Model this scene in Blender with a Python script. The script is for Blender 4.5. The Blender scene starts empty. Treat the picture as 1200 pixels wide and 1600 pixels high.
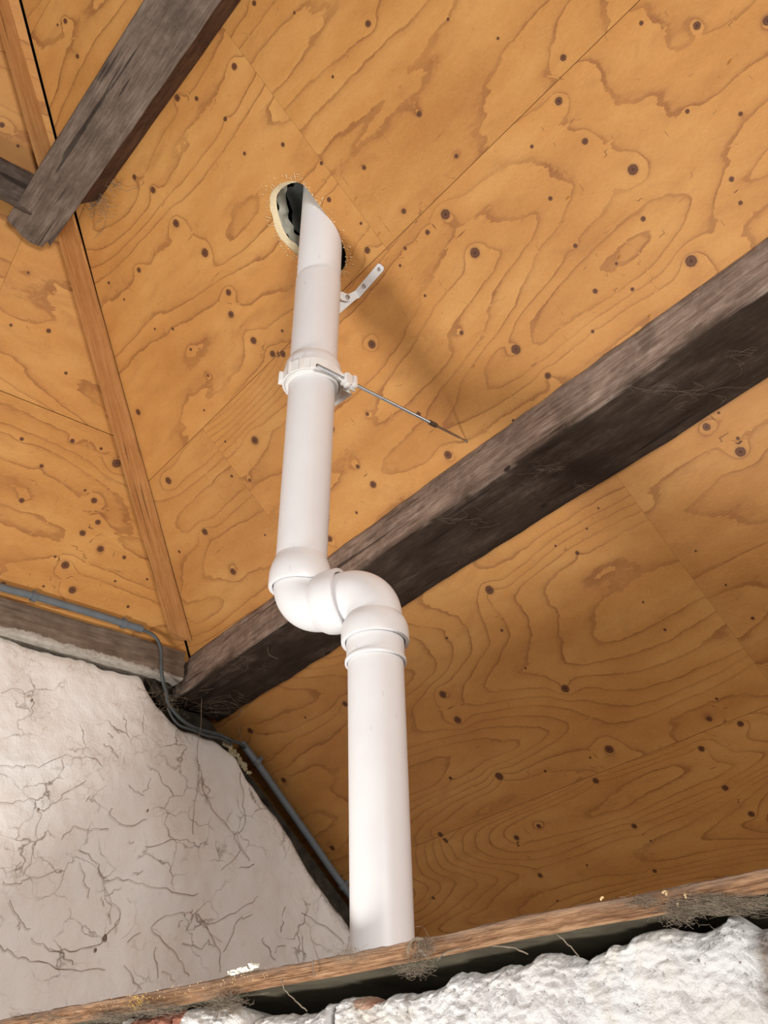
import bpy, bmesh, math, random
import numpy as np
from mathutils import Vector, Matrix
random.seed(7)
rng = np.random.RandomState(11)
scene = bpy.context.scene
C = bpy.data.collections.new('scene'); scene.collection.children.link(C)

# ------------------------------------------------------------------ camera, light, exposure
F = 1711.0                                             # focal length in pixels of the 1200x1600 frame
PIT, ROLL, YAW, RP = [math.radians(a) for a in (33.8273, -1.4818, 38.8977, 42.3478)]
def basis():
    cp, sp = math.cos(PIT), math.sin(PIT)
    up = np.array([0, -cp, sp]); fh = np.array([0, sp, cp]); rt = np.array([1., 0, 0])
    c, s = math.cos(ROLL), math.sin(ROLL); R = np.array([[c, -s, 0], [s, c, 0], [0, 0, 1]])
    up, fh, rt = R @ up, R @ fh, R @ rt
    x = fh * math.cos(YAW) - rt * math.sin(YAW); y = fh * math.sin(YAW) + rt * math.cos(YAW)
    return np.array([-x, y, up])
M = basis()
EYE = np.array([0, 0, 1.6])
cam = bpy.data.cameras.new('camera'); cam.sensor_fit = 'HORIZONTAL'; cam.sensor_width = 36; cam.lens = 36 * F / 1200
cam.clip_start = 0.05
camo = bpy.data.objects.new('camera', cam); C.objects.link(camo)
mw = Matrix.Identity(4)
for i in range(3):
    mw[i][0] = M[i, 0]; mw[i][1] = -M[i, 1]; mw[i][2] = -M[i, 2]; mw[i][3] = EYE[i]
camo.matrix_world = mw
scene.camera = camo
world = bpy.data.worlds.new('world'); scene.world = world; world.use_nodes = True
bg = world.node_tree.nodes['Background']; bg.inputs[0].default_value = (1.0, 0.98, 0.96, 1); bg.inputs[1].default_value = 0.30
def area(name, loc, target, sx, sy, power, col):
    l = bpy.data.lights.new(name, 'AREA'); l.shape = 'RECTANGLE'; l.size = sx; l.size_y = sy; l.energy = power; l.color = col
    o = bpy.data.objects.new(name, l); C.objects.link(o); o.location = loc
    o.rotation_euler = (Vector(target) - Vector(loc)).to_track_quat('-Z', 'Y').to_euler()
    return o
KEY = EYE + np.array([-2.0, -0.32, -1.25])
area('window_light', KEY, EYE + np.array([-1.5, 1.5, 1.5]), 0.6, 0.55, 80, (1.0, 0.98, 0.95))
area('side_window_light', EYE + np.array([2.45, -0.4, 0.5]), EYE + np.array([-3.0, 0.9, 0.8]), 1.2, 1.2, 140, (1.0, 0.98, 0.96))
scene.view_settings.view_transform = 'Standard'; scene.view_settings.look = 'None'
scene.view_settings.gamma = 1; scene.view_settings.use_curve_mapping = False
scene.view_settings.exposure = -0.17

# ------------------------------------------------------------------ geometry helpers
S = np.array([0, math.cos(RP), -math.sin(RP)])          # down the main slope
NA = np.array([0, -math.sin(RP), -math.cos(RP)])        # main slope, towards the room
H = 2.3539
def ray(px, py): return M @ np.array([(px - 600) / F, (py - 800) / F, 1.0])
def at(px, py, d): return EYE + ray(px, py) * d
def onA(px, py, off=0.0):
    r = ray(px, py); return EYE + r * (-(H - off) / (NA @ r))
def sA(s, x, off=0.0): return EYE + np.array([x, 0, 0]) + S * s - NA * (H - off)   # main slope coordinates
def onX(px, py, x):
    r = ray(px, py); return EYE + r * (x / r[0])
def onZ(px, py, z):
    r = ray(px, py); return EYE + r * (z / r[2])
HIP_D = np.array([-0.5495, 0.6175, -0.5628]); HIP_C = np.array([-2.4405, 0.8976, 2.3708])   # hip line, eye at origin
NB = np.cross(HIP_D, [0, 1, 0]); NB /= np.linalg.norm(NB)
if NB[2] > 0: NB = -NB                                  # into the room
TB = np.cross([0, 1, 0], NB); TB /= np.linalg.norm(TB)
if TB[2] < 0: TB = -TB                                  # up the hip end
HB = NB @ HIP_C
def onB(px, py, off=0.0):
    r = ray(px, py); return EYE + r * ((HB + off) / (NB @ r))
def sB(t, y, off=0.0): return EYE + NB * (HB + off) + np.array([0, y, 0]) + TB * t
def Bt(p): return float((np.asarray(p) - EYE) @ TB)

def hash3(ix, iy, iz, seed):
    h = (ix.astype(np.int64) * 374761393 + iy.astype(np.int64) * 668265263 + iz.astype(np.int64) * 2147483647 + seed * 974634777)
    h = (h ^ (h >> 13)) * 1274126177
    h = h ^ (h >> 16)
    return (h & 0xFFFFFF).astype(np.float64) / 0xFFFFFF
def vnoise(x, y, z=0.0, seed=0):
    x = np.asarray(x, float); y = np.asarray(y, float) + 0 * x; z = np.asarray(z, float) + 0 * x
    ix, iy, iz = np.floor(x), np.floor(y), np.floor(z)
    fx, fy, fz = x - ix, y - iy, z - iz
    fx, fy, fz = [f * f * f * (f * (f * 6 - 15) + 10) for f in (fx, fy, fz)]
    r = 0
    for a in (0, 1):
        for b in (0, 1):
            for c in (0, 1):
                w = (fx if a else 1 - fx) * (fy if b else 1 - fy) * (fz if c else 1 - fz)
                r = r + w * hash3(ix + a, iy + b, iz + c, seed)
    return r * 2 - 1
def fbm(x, y, z=0.0, seed=0, oct=4):
    r = 0; a = 1.0
    for i in range(oct):
        r = r + a * vnoise(np.asarray(x) * 2 ** i, np.asarray(y) * 2 ** i, np.asarray(z) * 2 ** i, seed + i * 17); a *= 0.5
    return r

def link(name, me, mats, parent=None, smooth=False):
    o = bpy.data.objects.new(name, me); C.objects.link(o)
    for m in (mats if isinstance(mats, (list, tuple)) else [mats]): me.materials.append(m)
    if smooth:
        me.polygons.foreach_set('use_smooth', [True] * len(me.polygons))
        if smooth != 'all': me.set_sharp_from_angle(angle=math.radians(42))
    if parent is not None: o.parent = parent; o.matrix_parent_inverse = parent.matrix_world.inverted()
    return o
def bm_obj(name, bm, mats, parent=None, smooth=True, normals=True):
    if normals: bmesh.ops.recalc_face_normals(bm, faces=bm.faces)
    me = bpy.data.meshes.new(name); bm.to_mesh(me); bm.free()
    return link(name, me, mats, parent, smooth)
def thing(name, label, cat, loc, group=None):
    o = bpy.data.objects.new(name, None); C.objects.link(o); o.empty_display_size = 0.05
    o.location = [float(v) for v in loc]; o['label'] = label; o['category'] = cat
    if group: o['group'] = group
    bpy.context.view_layer.update(); return o
def tag(o, label, cat, group=None, kind=None):
    o['label'] = label; o['category'] = cat
    if group: o['group'] = group
    if kind: o['kind'] = kind
    return o
def struct(name, label=None, loc=None):
    o = bpy.data.objects.new(name, None); C.objects.link(o); o['kind'] = 'structure'
    if loc is not None: o.location = [float(v) for v in loc]
    bpy.context.view_layer.update(); return o

def frame(d):
    d = np.asarray(d, float); d = d / np.linalg.norm(d)
    a = np.array([0, 0, 1.]) if abs(d[2]) < 0.9 else np.array([1., 0, 0])
    u = np.cross(a, d); u /= np.linalg.norm(u); return d, u, np.cross(d, u)
def loft(bm, rings, close_ends=True, closed=True, mat=0):
    vs = [[bm.verts.new(p) for p in r] for r in rings]; n = len(vs[0])
    for a, b in zip(vs[:-1], vs[1:]):
        for i in range(n if closed else n - 1):
            f = bm.faces.new((a[i], a[(i + 1) % n], b[(i + 1) % n], b[i])); f.material_index = mat
    if close_ends and closed:
        for r in (vs[0], vs[-1]):
            f = bm.faces.new(r); f.material_index = mat
    return vs
def lathe(bm, p0, d, prof, n=48, ends=False, mat=0):
    """prof: (distance along d, radius)"""
    d, u, w = frame(d); p0 = np.asarray(p0)
    loft(bm, [[p0 + d * t + r * (u * math.cos(k * 2 * math.pi / n) + w * math.sin(k * 2 * math.pi / n)) for k in range(n)] for t, r in prof], ends, mat=mat)
def tube(bm, pts, r, n=10, mat=0, ends=True):
    pts = [np.asarray(p, float) for p in pts]; rings = []; u = None
    rr = r if hasattr(r, '__len__') else [r] * len(pts)
    for i, p in enumerate(pts):
        d = pts[min(i + 1, len(pts) - 1)] - pts[max(i - 1, 0)]; d /= (np.linalg.norm(d) + 1e-12)
        if u is None: _, u, w = frame(d)
        u = u - d * (u @ d); u /= np.linalg.norm(u); w = np.cross(d, u)
        rings.append([p + rr[i] * (u * math.cos(k * 2 * math.pi / n) + w * math.sin(k * 2 * math.pi / n)) for k in range(n)])
    loft(bm, rings, ends, mat=mat)
def smooth_path(pts, k=6):
    pts = [np.asarray(p, float) for p in pts]; out = []
    P = [2 * pts[0] - pts[1]] + pts + [2 * pts[-1] - pts[-2]]
    for i in range(1, len(P) - 2):
        for j in range(k):
            t = j / k; a, b, c, d = P[i - 1], P[i], P[i + 1], P[i + 2]
            out.append(0.5 * ((2 * b) + (-a + c) * t + (2 * a - 5 * b + 4 * c - d) * t * t + (-a + 3 * b - 3 * c + d) * t ** 3))
    out.append(pts[-1]); return out
def box(bm, c, ax, half, mat=0, bevel=0.0):
    c = np.asarray(c); ax = [np.asarray(a, float) for a in ax]
    v = {}
    for i in (-1, 1):
        for j in (-1, 1):
            for k in (-1, 1): v[i, j, k] = bm.verts.new(c + ax[0] * i * half[0] + ax[1] * j * half[1] + ax[2] * k * half[2])
    fs = []
    for q in [((-1, -1, -1), (-1, -1, 1), (-1, 1, 1), (-1, 1, -1)), ((1, -1, -1), (1, 1, -1), (1, 1, 1), (1, -1, 1)),
              ((-1, -1, -1), (1, -1, -1), (1, -1, 1), (-1, -1, 1)), ((-1, 1, -1), (-1, 1, 1), (1, 1, 1), (1, 1, -1)),
              ((-1, -1, -1), (-1, 1, -1), (1, 1, -1), (1, -1, -1)), ((-1, -1, 1), (1, -1, 1), (1, 1, 1), (-1, 1, 1))]:
        f = bm.faces.new([v[p] for p in q]); f.material_index = mat; fs.append(f)
    if bevel: bmesh.ops.bevel(bm, geom=list({e for f in fs for e in f.edges}), offset=bevel, segments=2, affect='EDGES', profile=0.7)

# ------------------------------------------------------------------ materials
def new_mat(name, rough=0.7, spec=0.3):
    m = bpy.data.materials.new(name); m.use_nodes = True; nt = m.node_tree
    b = nt.nodes['Principled BSDF']; b.inputs['Roughness'].default_value = rough; b.inputs['Specular IOR Level'].default_value = spec
    return m, nt, b
class G:
    """short hand for shader nodes"""
    def __init__(s, nt): s.nt = nt
    def n(s, t, **k):
        x = s.nt.nodes.new(t)
        for a, b in k.items(): setattr(x, a, b)
        return x
    def put(s, sock, v):
        if isinstance(v, bpy.types.NodeSocket): s.nt.links.new(v, sock)
        elif v is not None: sock.default_value = v
    def m(s, op, a, b=None, c=None, clamp=False):
        x = s.n('ShaderNodeMath', operation=op, use_clamp=clamp)
        for i, v in enumerate((a, b, c)): s.put(x.inputs[i], v)
        return x.outputs[0]
    def vm(s, op, a, b=None, out=0):
        x = s.n('ShaderNodeVectorMath', operation=op); s.put(x.inputs[0], a)
        if b is not None: s.put(x.inputs[1], b)
        return x.outputs[out]
    def attr(s, name, out='Vector'): return s.n('ShaderNodeAttribute', attribute_name=name).outputs[out]
    def sep(s, v):
        x = s.n('ShaderNodeSeparateXYZ'); s.put(x.inputs[0], v); return x.outputs
    def noise(s, v, scale, detail=3, rough=0.5, dist=0.0):
        x = s.n('ShaderNodeTexNoise'); s.put(x.inputs['Vector'], v); x.inputs['Scale'].default_value = scale
        x.inputs['Detail'].default_value = detail; x.inputs['Roughness'].default_value = rough; x.inputs['Distortion'].default_value = dist
        return x.outputs['Fac']
    def voro(s, v, scale, feature='F1', rand=1.0):
        x = s.n('ShaderNodeTexVoronoi', feature=feature); s.put(x.inputs['Vector'], v); x.inputs['Scale'].default_value = scale
        x.inputs['Randomness'].default_value = rand; return x.outputs['Distance']
    def ramp(s, f, stops, interp='LINEAR'):
        x = s.n('ShaderNodeValToRGB'); s.put(x.inputs[0], f); cr = x.color_ramp; cr.interpolation = interp
        while len(cr.elements) < len(stops): cr.elements.new(0.5)
        for e, (p, c) in zip(cr.elements, stops):
            e.position = p; e.color = (c, c, c, 1) if not hasattr(c, '__len__') else (*c, 1)
        return x.outputs[0]
    def mix(s, f, a, b, blend='MIX'):
        x = s.n('ShaderNodeMix', data_type='RGBA', blend_type=blend); s.put(x.inputs[0], f)
        for k, v in ((6, a), (7, b)): s.put(x.inputs[k], v if isinstance(v, bpy.types.NodeSocket) else (*v, 1))
        return x.outputs[2]
    def scale(s, v, sc): return s.vm('MULTIPLY', v, sc)
    def bump(s, h, strength, dist, bsdf):
        x = s.n('ShaderNodeBump'); s.put(x.inputs['Height'], h); x.inputs['Strength'].default_value = strength; x.inputs['Distance'].default_value = dist
        s.nt.links.new(x.outputs[0], bsdf.inputs['Normal'])
    def pos(s): return s.n('ShaderNodeNewGeometry').outputs['Position']

def ply_material():
    m, nt, b = new_mat('plywood', 0.55, 0.35); g = G(nt)
    pc = g.attr('pc'); kv = g.attr('kv'); gf = g.attr('gf', 'Fac')
    k = g.sep(kv); u, v, sd = g.sep(pc)
    L = g.m('SQRT', g.m('ADD', g.m('MULTIPLY', k[0], k[0]), g.m('MULTIPLY', k[1], k[1])))
    # rings that bend round each knot
    wob = g.m('MULTIPLY', g.m('SUBTRACT', g.noise(pc, 22, 3), 0.5), 0.9)
    Lw = g.m('ADD', L, wob)
    q = g.m('SUBTRACT', 1.0, g.m('DIVIDE', Lw, 6.5), clamp=True)
    bumpk = g.m('MULTIPLY', g.m('MULTIPLY', q, q), k[2])
    d1 = g.m('MULTIPLY', g.m('SUBTRACT', g.noise(g.scale(pc, (1, 2.2, 1)), 16, 3, 0.55), 0.5), 0.42)
    f = g.m('ADD', g.m('ADD', gf, bumpk), d1)
    fr = g.m('FRACT', f)
    line = g.ramp(fr, [(0.0, 0.0), (0.35, 0.0), (0.72, 0.10), (0.87, 0.38), (0.925, 1.0), (0.985, 1.0), (1.0, 0.0)])
    lw = g.ramp(g.noise(g.scale(pc, (1, 2, 1)), 5, 2), [(0.3, 0.35), (0.65, 1.0)])
    line = g.m('MULTIPLY', line, lw)
    tone = g.noise(g.scale(pc, (1, 2.5, 1)), 3.2, 4, 0.6)
    base = g.ramp(tone, [(0.28, (0.49, 0.205, 0.045)), (0.5, (0.585, 0.270, 0.070)), (0.72, (0.66, 0.345, 0.105))])
    sheet = g.ramp(g.m('FRACT', sd), [(0.0, (1.03, 1.0, 0.98)), (0.5, (0.97, 0.94, 0.88)), (1.0, (0.9, 0.86, 0.84))])
    base = g.mix(1.0, base, sheet, 'MULTIPLY')
    col = g.mix(g.m('MULTIPLY', line, 0.88), base, (0.27, 0.085, 0.018))
    # broad patches of darker late wood
    pt = g.ramp(g.noise(g.scale(pc, (1, 2.6, 1)), 7, 5, 0.6, 0.6), [(0.55, 0.0), (0.70, 0.40)])
    col = g.mix(pt, col, (0.40, 0.160, 0.042))
    fl = g.ramp(g.noise(g.scale(pc, (1, 3, 1)), 110, 2), [(0.68, 0.0), (0.76, 0.4)])
    fl = g.m('MULTIPLY', fl, g.ramp(g.noise(pc, 9, 2), [(0.45, 0.0), (0.65, 1.0)]))
    col = g.mix(fl, col, (0.27, 0.10, 0.03))
    fine = g.noise(g.scale(pc, (1, 9, 1)), 90, 2)
    col = g.mix(0.16, col, g.ramp(fine, [(0.3, (0.3, 0.13, 0.03)), (0.7, (0.78, 0.48, 0.20))]))
    # knots
    halo = g.ramp(g.m('DIVIDE', L, 4), [(0.0, 0.6), (0.28, 0.5), (0.40, 0.0)])
    halo = g.m('MULTIPLY', halo, g.ramp(k[2], [(0.2, 0.1), (0.9, 0.8)]))
    col = g.mix(halo, col, (0.36, 0.17, 0.055))
    Ln = g.m('ADD', L, g.m('MULTIPLY', g.m('SUBTRACT', g.noise(pc, 160, 2), 0.5), 0.35))
    disc = g.ramp(g.m('DIVIDE', Ln, 2), [(0.0, 1.0), (0.44, 1.0), (0.56, 0.0)])
    kc = g.ramp(g.m('DIVIDE', Ln, 1.1), [(0.0, (0.03, 0.013, 0.008)), (0.2, (0.10, 0.036, 0.015)), (0.62, (0.17, 0.062, 0.024)), (0.85, (0.055, 0.02, 0.009)), (1.0, (0.14, 0.05, 0.016))])
    col = g.mix(disc, col, kc)
    nt.links.new(col, b.inputs['Base Color'])
    rg = g.ramp(fine, [(0.2, 0.48), (0.8, 0.68)]); nt.links.new(rg, b.inputs['Roughness'])
    g.bump(g.m('ADD', g.m('MULTIPLY', fine, 0.5), g.m('MULTIPLY', line, -0.6)), 0.25, 0.0012, b)
    return m
M_ply = ply_material()

def timber_material(name, dark, mid, light, wornness=0.5, scale=1.0, knots=True, dark_tone=False):
    m, nt, b = new_mat(name, 0.85, 0.2); g = G(nt)
    pc = g.attr('pc')
    st = g.noise(g.scale(pc, (0.06, 1, 1)), 190 * scale, 4, 0.65)
    st2 = g.noise(g.scale(pc, (0.12, 1, 1)), 45 * scale, 4, 0.6)
    bl = g.noise(pc, 9, 5, 0.62)
    mixf = g.m('ADD', g.m('MULTIPLY', st, 0.55), g.m('MULTIPLY', st2, 0.45))
    col = g.ramp(mixf, [(0.33, dark), (0.5, mid), (0.66, light)])
    col = g.mix(g.ramp(bl, [(0.40, 0.0), (0.62, wornness)]), col, tuple(0.6 * c for c in dark))
    dust = g.ramp(g.noise(pc, 30, 5, 0.7), [(0.52, 0.0), (0.70, 0.35)])
    col = g.mix(dust, col, light)
    if dark_tone:
        ta = g.attr('dark_tone', 'Fac'); col = g.mix(g.m('MULTIPLY', ta, g.ramp(g.noise(g.scale(pc, (0.3, 1, 1)), 16, 5, 0.7), [(0.30, 1.0), (0.55, 0.90), (0.75, 0.66)])), col, (0.024, 0.0135, 0.0075))  # mixes in a darker brown by the per-vertex mask
    crack = g.ramp(g.noise(g.scale(pc, (0.035, 1, 1)), 60, 2, 0.4, 0.3), [(0.30, 1.0), (0.335, 0.0)])
    col = g.mix(g.m('MULTIPLY', crack, 0.7), col, (0.015, 0.01, 0.008))
    if knots:
        vk = g.voro(g.scale(pc, (1, 1.6, 1.6)), 5.5); hole = g.ramp(vk, [(0.05, 1.0), (0.085, 0.0)])
        col = g.mix(g.m('MULTIPLY', hole, 0.85), col, (0.012, 0.008, 0.006))
    nt.links.new(col, b.inputs['Base Color'])
    h = g.m('ADD', g.m('MULTIPLY', st, 0.7), g.m('MULTIPLY', crack, -1.0))
    g.bump(g.m('ADD', h, g.m('MULTIPLY', bl, 0.6)), 0.7, 0.003, b)
    return m
M_purlin = timber_material('old_purlin', (0.11, 0.075, 0.057), (0.30, 0.22, 0.175), (0.50, 0.40, 0.33), dark_tone=True)
M_top = timber_material('dusty_purlin', (0.085, 0.060, 0.045), (0.17, 0.125, 0.096), (0.27, 0.21, 0.165), 0.4, 1.4, False)
M_side = timber_material('warm_batten', (0.055, 0.028, 0.016), (0.10, 0.052, 0.030), (0.16, 0.09, 0.055), 0.5, 1.2, False)
M_batten = timber_material('hip_batten', (0.38, 0.165, 0.050), (0.50, 0.235, 0.080), (0.60, 0.31, 0.12), 0.12, 0.8, False)

def plate_material():
    m, nt, b = new_mat('wall_plate', 0.85, 0.2); g = G(nt); pc = g.attr('pc'); x, y, z = g.sep(pc)
    st = g.noise(g.scale(pc, (0.10, 1, 1)), 100, 4, 0.6); bl = g.noise(pc, 10, 5, 0.6)
    col = g.ramp(g.m('ADD', g.m('MULTIPLY', st, 0.5), g.m('MULTIPLY', bl, 0.5)), [(0.36, (0.11, 0.075, 0.052)), (0.5, (0.185, 0.135, 0.098)), (0.64, (0.28, 0.215, 0.165))])
    e = g.m('ADD', z, g.m('ADD', g.m('MULTIPLY', g.m('SUBTRACT', g.noise(g.scale(pc, (1, 1, 1)), 14, 5, 0.7), 0.5), 0.045), g.m('MULTIPLY', x, 0.012)))
    w = g.ramp(e, [(0.0345, 1.0), (0.0375, 0.0)])
    w = g.m('MULTIPLY', w, g.ramp(g.noise(pc, 45, 4, 0.7), [(0.25, 0.4), (0.6, 1.0)]))
    col = g.mix(w, col, (0.50, 0.46, 0.40)); nt.links.new(col, b.inputs['Base Color'])
    g.bump(g.m('ADD', g.m('MULTIPLY', st, 0.5), w), 0.6, 0.003, b); return m
M_plate = plate_material()

def plaster_material(name, base, dirt_amt, bscale, bdist, near=False):
    m, nt, b = new_mat(name, 0.85, 0.15); g = G(nt); P = g.pos()
    t = g.noise(P, 5, 4, 0.6)
    col = g.mix(g.ramp(t, [(0.35, 0.0), (0.7, 1.0)]), base, tuple(c * k for c, k in zip(base, (0.93, 0.89, 0.85))))
    sp = g.ramp(g.noise(P, 60, 5, 0.75), [(0.64, 0.0), (0.74, dirt_amt)]); col = g.mix(sp, col, (0.30, 0.22, 0.17))
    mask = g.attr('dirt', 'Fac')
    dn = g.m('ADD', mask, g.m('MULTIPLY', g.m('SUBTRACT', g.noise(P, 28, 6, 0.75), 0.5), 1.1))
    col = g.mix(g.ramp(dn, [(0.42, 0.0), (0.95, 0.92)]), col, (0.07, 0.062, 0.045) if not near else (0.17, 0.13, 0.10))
    if near:
        br = g.attr('brick', 'Fac')
        bb = g.m('ADD', br, g.m('MULTIPLY', g.m('SUBTRACT', g.noise(P, 45, 3), 0.5), 0.5))
        col = g.mix(g.ramp(bb, [(0.48, 0.0), (0.56, 1.0)]), col, (0.36, 0.15, 0.10))
        pits = g.ramp(g.voro(P, 75), [(0.10, 0.8), (0.16, 0.0)]); pits = g.m('MULTIPLY', pits, g.ramp(g.noise(P, 9), [(0.5, 0.0), (0.6, 1.0)]))
        col = g.mix(pits, col, (0.22, 0.17, 0.13))
        st = g.ramp(g.noise(g.scale(P, (1, 1, 1)), 7, 3, 0.6, 1.0), [(0.52, 0.0), (0.70, 0.5)]); col = g.mix(st, col, (0.66, 0.56, 0.42))
    else:
        # fine dirty web lines clinging to the plaster
        Pd = g.vm('ADD', P, g.scale(g.n('ShaderNodeTexNoise').outputs['Color'], (0, 0, 0)))
        wn = g.n('ShaderNodeTexNoise'); g.put(wn.inputs['Vector'], P); wn.inputs['Scale'].default_value = 9; wn.inputs['Detail'].default_value = 4
        Pw = g.vm('ADD', P, g.scale(wn.outputs['Color'], (0.14, 0.14, 0.14)))
        ve = g.voro(Pw, 8.5, 'DISTANCE_TO_EDGE'); ln = g.ramp(ve, [(0.0, 1.0), (0.012, 0.5), (0.03, 0.0)])
        ln = g.m('MULTIPLY', ln, g.ramp(g.noise(P, 6.5, 3), [(0.47, 0.0), (0.62, 0.85)]))
        col = g.mix(ln, col, (0.23, 0.17, 0.13))
        ve2 = g.voro(Pw, 19, 'DISTANCE_TO_EDGE'); ln2 = g.ramp(ve2, [(0.0, 0.6), (0.035, 0.0)])
        ln2 = g.m('MULTIPLY', ln2, g.ramp(g.noise(P, 5, 3), [(0.53, 0.0), (0.66, 0.7)]))
        col = g.mix(ln2, col, (0.30, 0.23, 0.18))
    nt.links.new(col, b.inputs['Base Color'])
    h = g.m('ADD', g.noise(P, bscale, 5, 0.6), g.m('MULTIPLY', g.noise(P, bscale * 0.3, 2), 1.2))
    g.bump(h, 0.8, bdist, b); return m
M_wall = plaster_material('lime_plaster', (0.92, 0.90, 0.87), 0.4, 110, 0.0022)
M_near = plaster_material('rough_render', (0.70, 0.69, 0.68), 0.5, 130, 0.006, True)

def simple(name, col, rough=0.5, spec=0.4, metal=0.0, var=0.0, vs=30, bump=0.0):
    m, nt, b = new_mat(name, rough, spec); g = G(nt); b.inputs['Metallic'].default_value = metal
    if var:
        P = g.pos(); c = g.mix(g.ramp(g.noise(P, vs, 4, 0.6), [(0.3, 0.0), (0.7, 1.0)]), tuple(x * (1 - var) for x in col), tuple(min(1, x * (1 + var)) for x in col))
        nt.links.new(c, b.inputs['Base Color'])
    else: b.inputs['Base Color'].default_value = (*col, 1)
    if bump: g.bump(g.noise(g.pos(), vs, 4), 0.6, bump, b)
    return m
def pvc_material():
    m, nt, b = new_mat('white_pvc', 0.34, 0.45); g = G(nt); P = g.pos()
    c = g.mix(g.ramp(g.noise(P, 14, 4, 0.6), [(0.35, 0.0), (0.75, 1.0)]), (0.80, 0.79, 0.79), (0.77, 0.75, 0.75))
    sc = g.ramp(g.noise(g.scale(P, (1, 1, 0.35)), 75, 3, 0.6), [(0.69, 0.0), (0.75, 0.35)]); c = g.mix(sc, c, (0.55, 0.5, 0.47))
    nt.links.new(c, b.inputs['Base Color']); g.put(b.inputs['Roughness'], g.ramp(g.noise(P, 20, 3), [(0.3, 0.28), (0.7, 0.45)]))
    b.inputs['Subsurface Weight'].default_value = 0.0; return m
M_pvc = pvc_material()
M_pvc2 = simple('clip_plastic', (0.84, 0.82, 0.79), 0.4, 0.4, var=0.03)
M_steel = simple('zinc_steel', (0.55, 0.55, 0.54), 0.28, 0.5, 1.0, 0.1, 120)
M_rod = simple('threaded_steel', (0.33, 0.33, 0.33), 0.35, 0.5, 1.0, 0.3, 600)
M_white_metal = simple('painted_steel', (0.80, 0.80, 0.80), 0.35, 0.5, 0.0, 0.04)
M_conduit = simple('grey_conduit', (0.145, 0.165, 0.18), 0.45, 0.4, var=0.12)
M_cable = simple('grey_cable', (0.085, 0.098, 0.10), 0.5, 0.4, var=0.2)
M_dark = simple('underlay', (0.012, 0.012, 0.012), 0.9, 0.1)
M_membrane = simple('membrane', (0.03, 0.032, 0.03), 0.7, 0.3, var=0.3)
M_insul = simple('insulation', (0.62, 0.60, 0.50), 0.9, 0.1, var=0.15, vs=40, bump=0.004)
M_foil = simple('board_insulation', (0.17, 0.18, 0.165), 0.8, 0.1, var=0.2)
M_cut = simple('fresh_cut_plywood', (0.92, 0.76, 0.50), 0.8, 0.2, var=0.12, vs=260, bump=0.002)
M_web = simple('cobweb', (0.25, 0.19, 0.145), 0.95, 0.05, var=0.3, vs=60)
M_webl = simple('dusty_web', (0.25, 0.20, 0.15), 0.95, 0.05, var=0.3, vs=90)
M_chip = simple('wood_chips', (0.82, 0.60, 0.33), 0.8, 0.2, var=0.2, vs=90)
M_yel = simple('yellow_chips', (0.78, 0.50, 0.12), 0.8, 0.2, var=0.3, vs=200)
M_flake = simple('plaster_flake', (0.82, 0.80, 0.70), 0.85, 0.1, var=0.1, vs=120, bump=0.002)
M_foam = simple('foam_filler', (0.46, 0.40, 0.26), 0.85, 0.1, var=0.25, vs=60, bump=0.006)
M_stone = simple('dark_stone', (0.055, 0.045, 0.034), 0.95, 0.1, var=0.5, vs=25, bump=0.01)
M_floor = simple('concrete', (0.20, 0.185, 0.17), 0.9, 0.1, var=0.15, vs=4)
def brd_material():
    m, nt, b = new_mat('board_edge', 0.8, 0.2); g = G(nt); pc = g.attr('pc'); x, y, z = g.sep(pc)
    lay = g.noise(g.scale(pc, (0.012, 0.4, 1)), 300, 3, 0.6); st = g.noise(g.scale(pc, (0.16, 1, 1)), 190, 4, 0.7)
    col = g.ramp(g.m('ADD', g.m('MULTIPLY', lay, 0.65), g.m('MULTIPLY', st, 0.35)), [(0.36, (0.12, 0.058, 0.030)), (0.48, (0.26, 0.135, 0.068)), (0.60, (0.42, 0.25, 0.14))])
    dz = g.m('ADD', z, g.m('MULTIPLY', g.m('SUBTRACT', g.noise(pc, 26, 4, 0.7), 0.5), 0.020))
    dust = g.ramp(dz, [(0.018, 0.0), (0.030, 0.75)]); col = g.mix(dust, col, (0.21, 0.145, 0.105))
    nt.links.new(col, b.inputs['Base Color']); g.bump(g.m('ADD', lay, st), 0.8, 0.003, b); return m
M_brd = brd_material()
M_under = simple('board_underside', (0.070, 0.060, 0.040), 0.85, 0.2, var=0.3, vs=12)

# ------------------------------------------------------------------ attributes
def set_vec(me, name, arr):
    a = me.attributes.new(name, 'FLOAT_VECTOR', 'POINT'); a.data.foreach_set('vector', np.asarray(arr, np.float32).ravel())
def set_f(me, name, arr):
    a = me.attributes.new(name, 'FLOAT', 'POINT'); a.data.foreach_set('value', np.asarray(arr, np.float32).ravel())
def coords(me):
    a = np.empty(len(me.vertices) * 3); me.vertices.foreach_get('co', a); return a.reshape(-1, 3)

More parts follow.
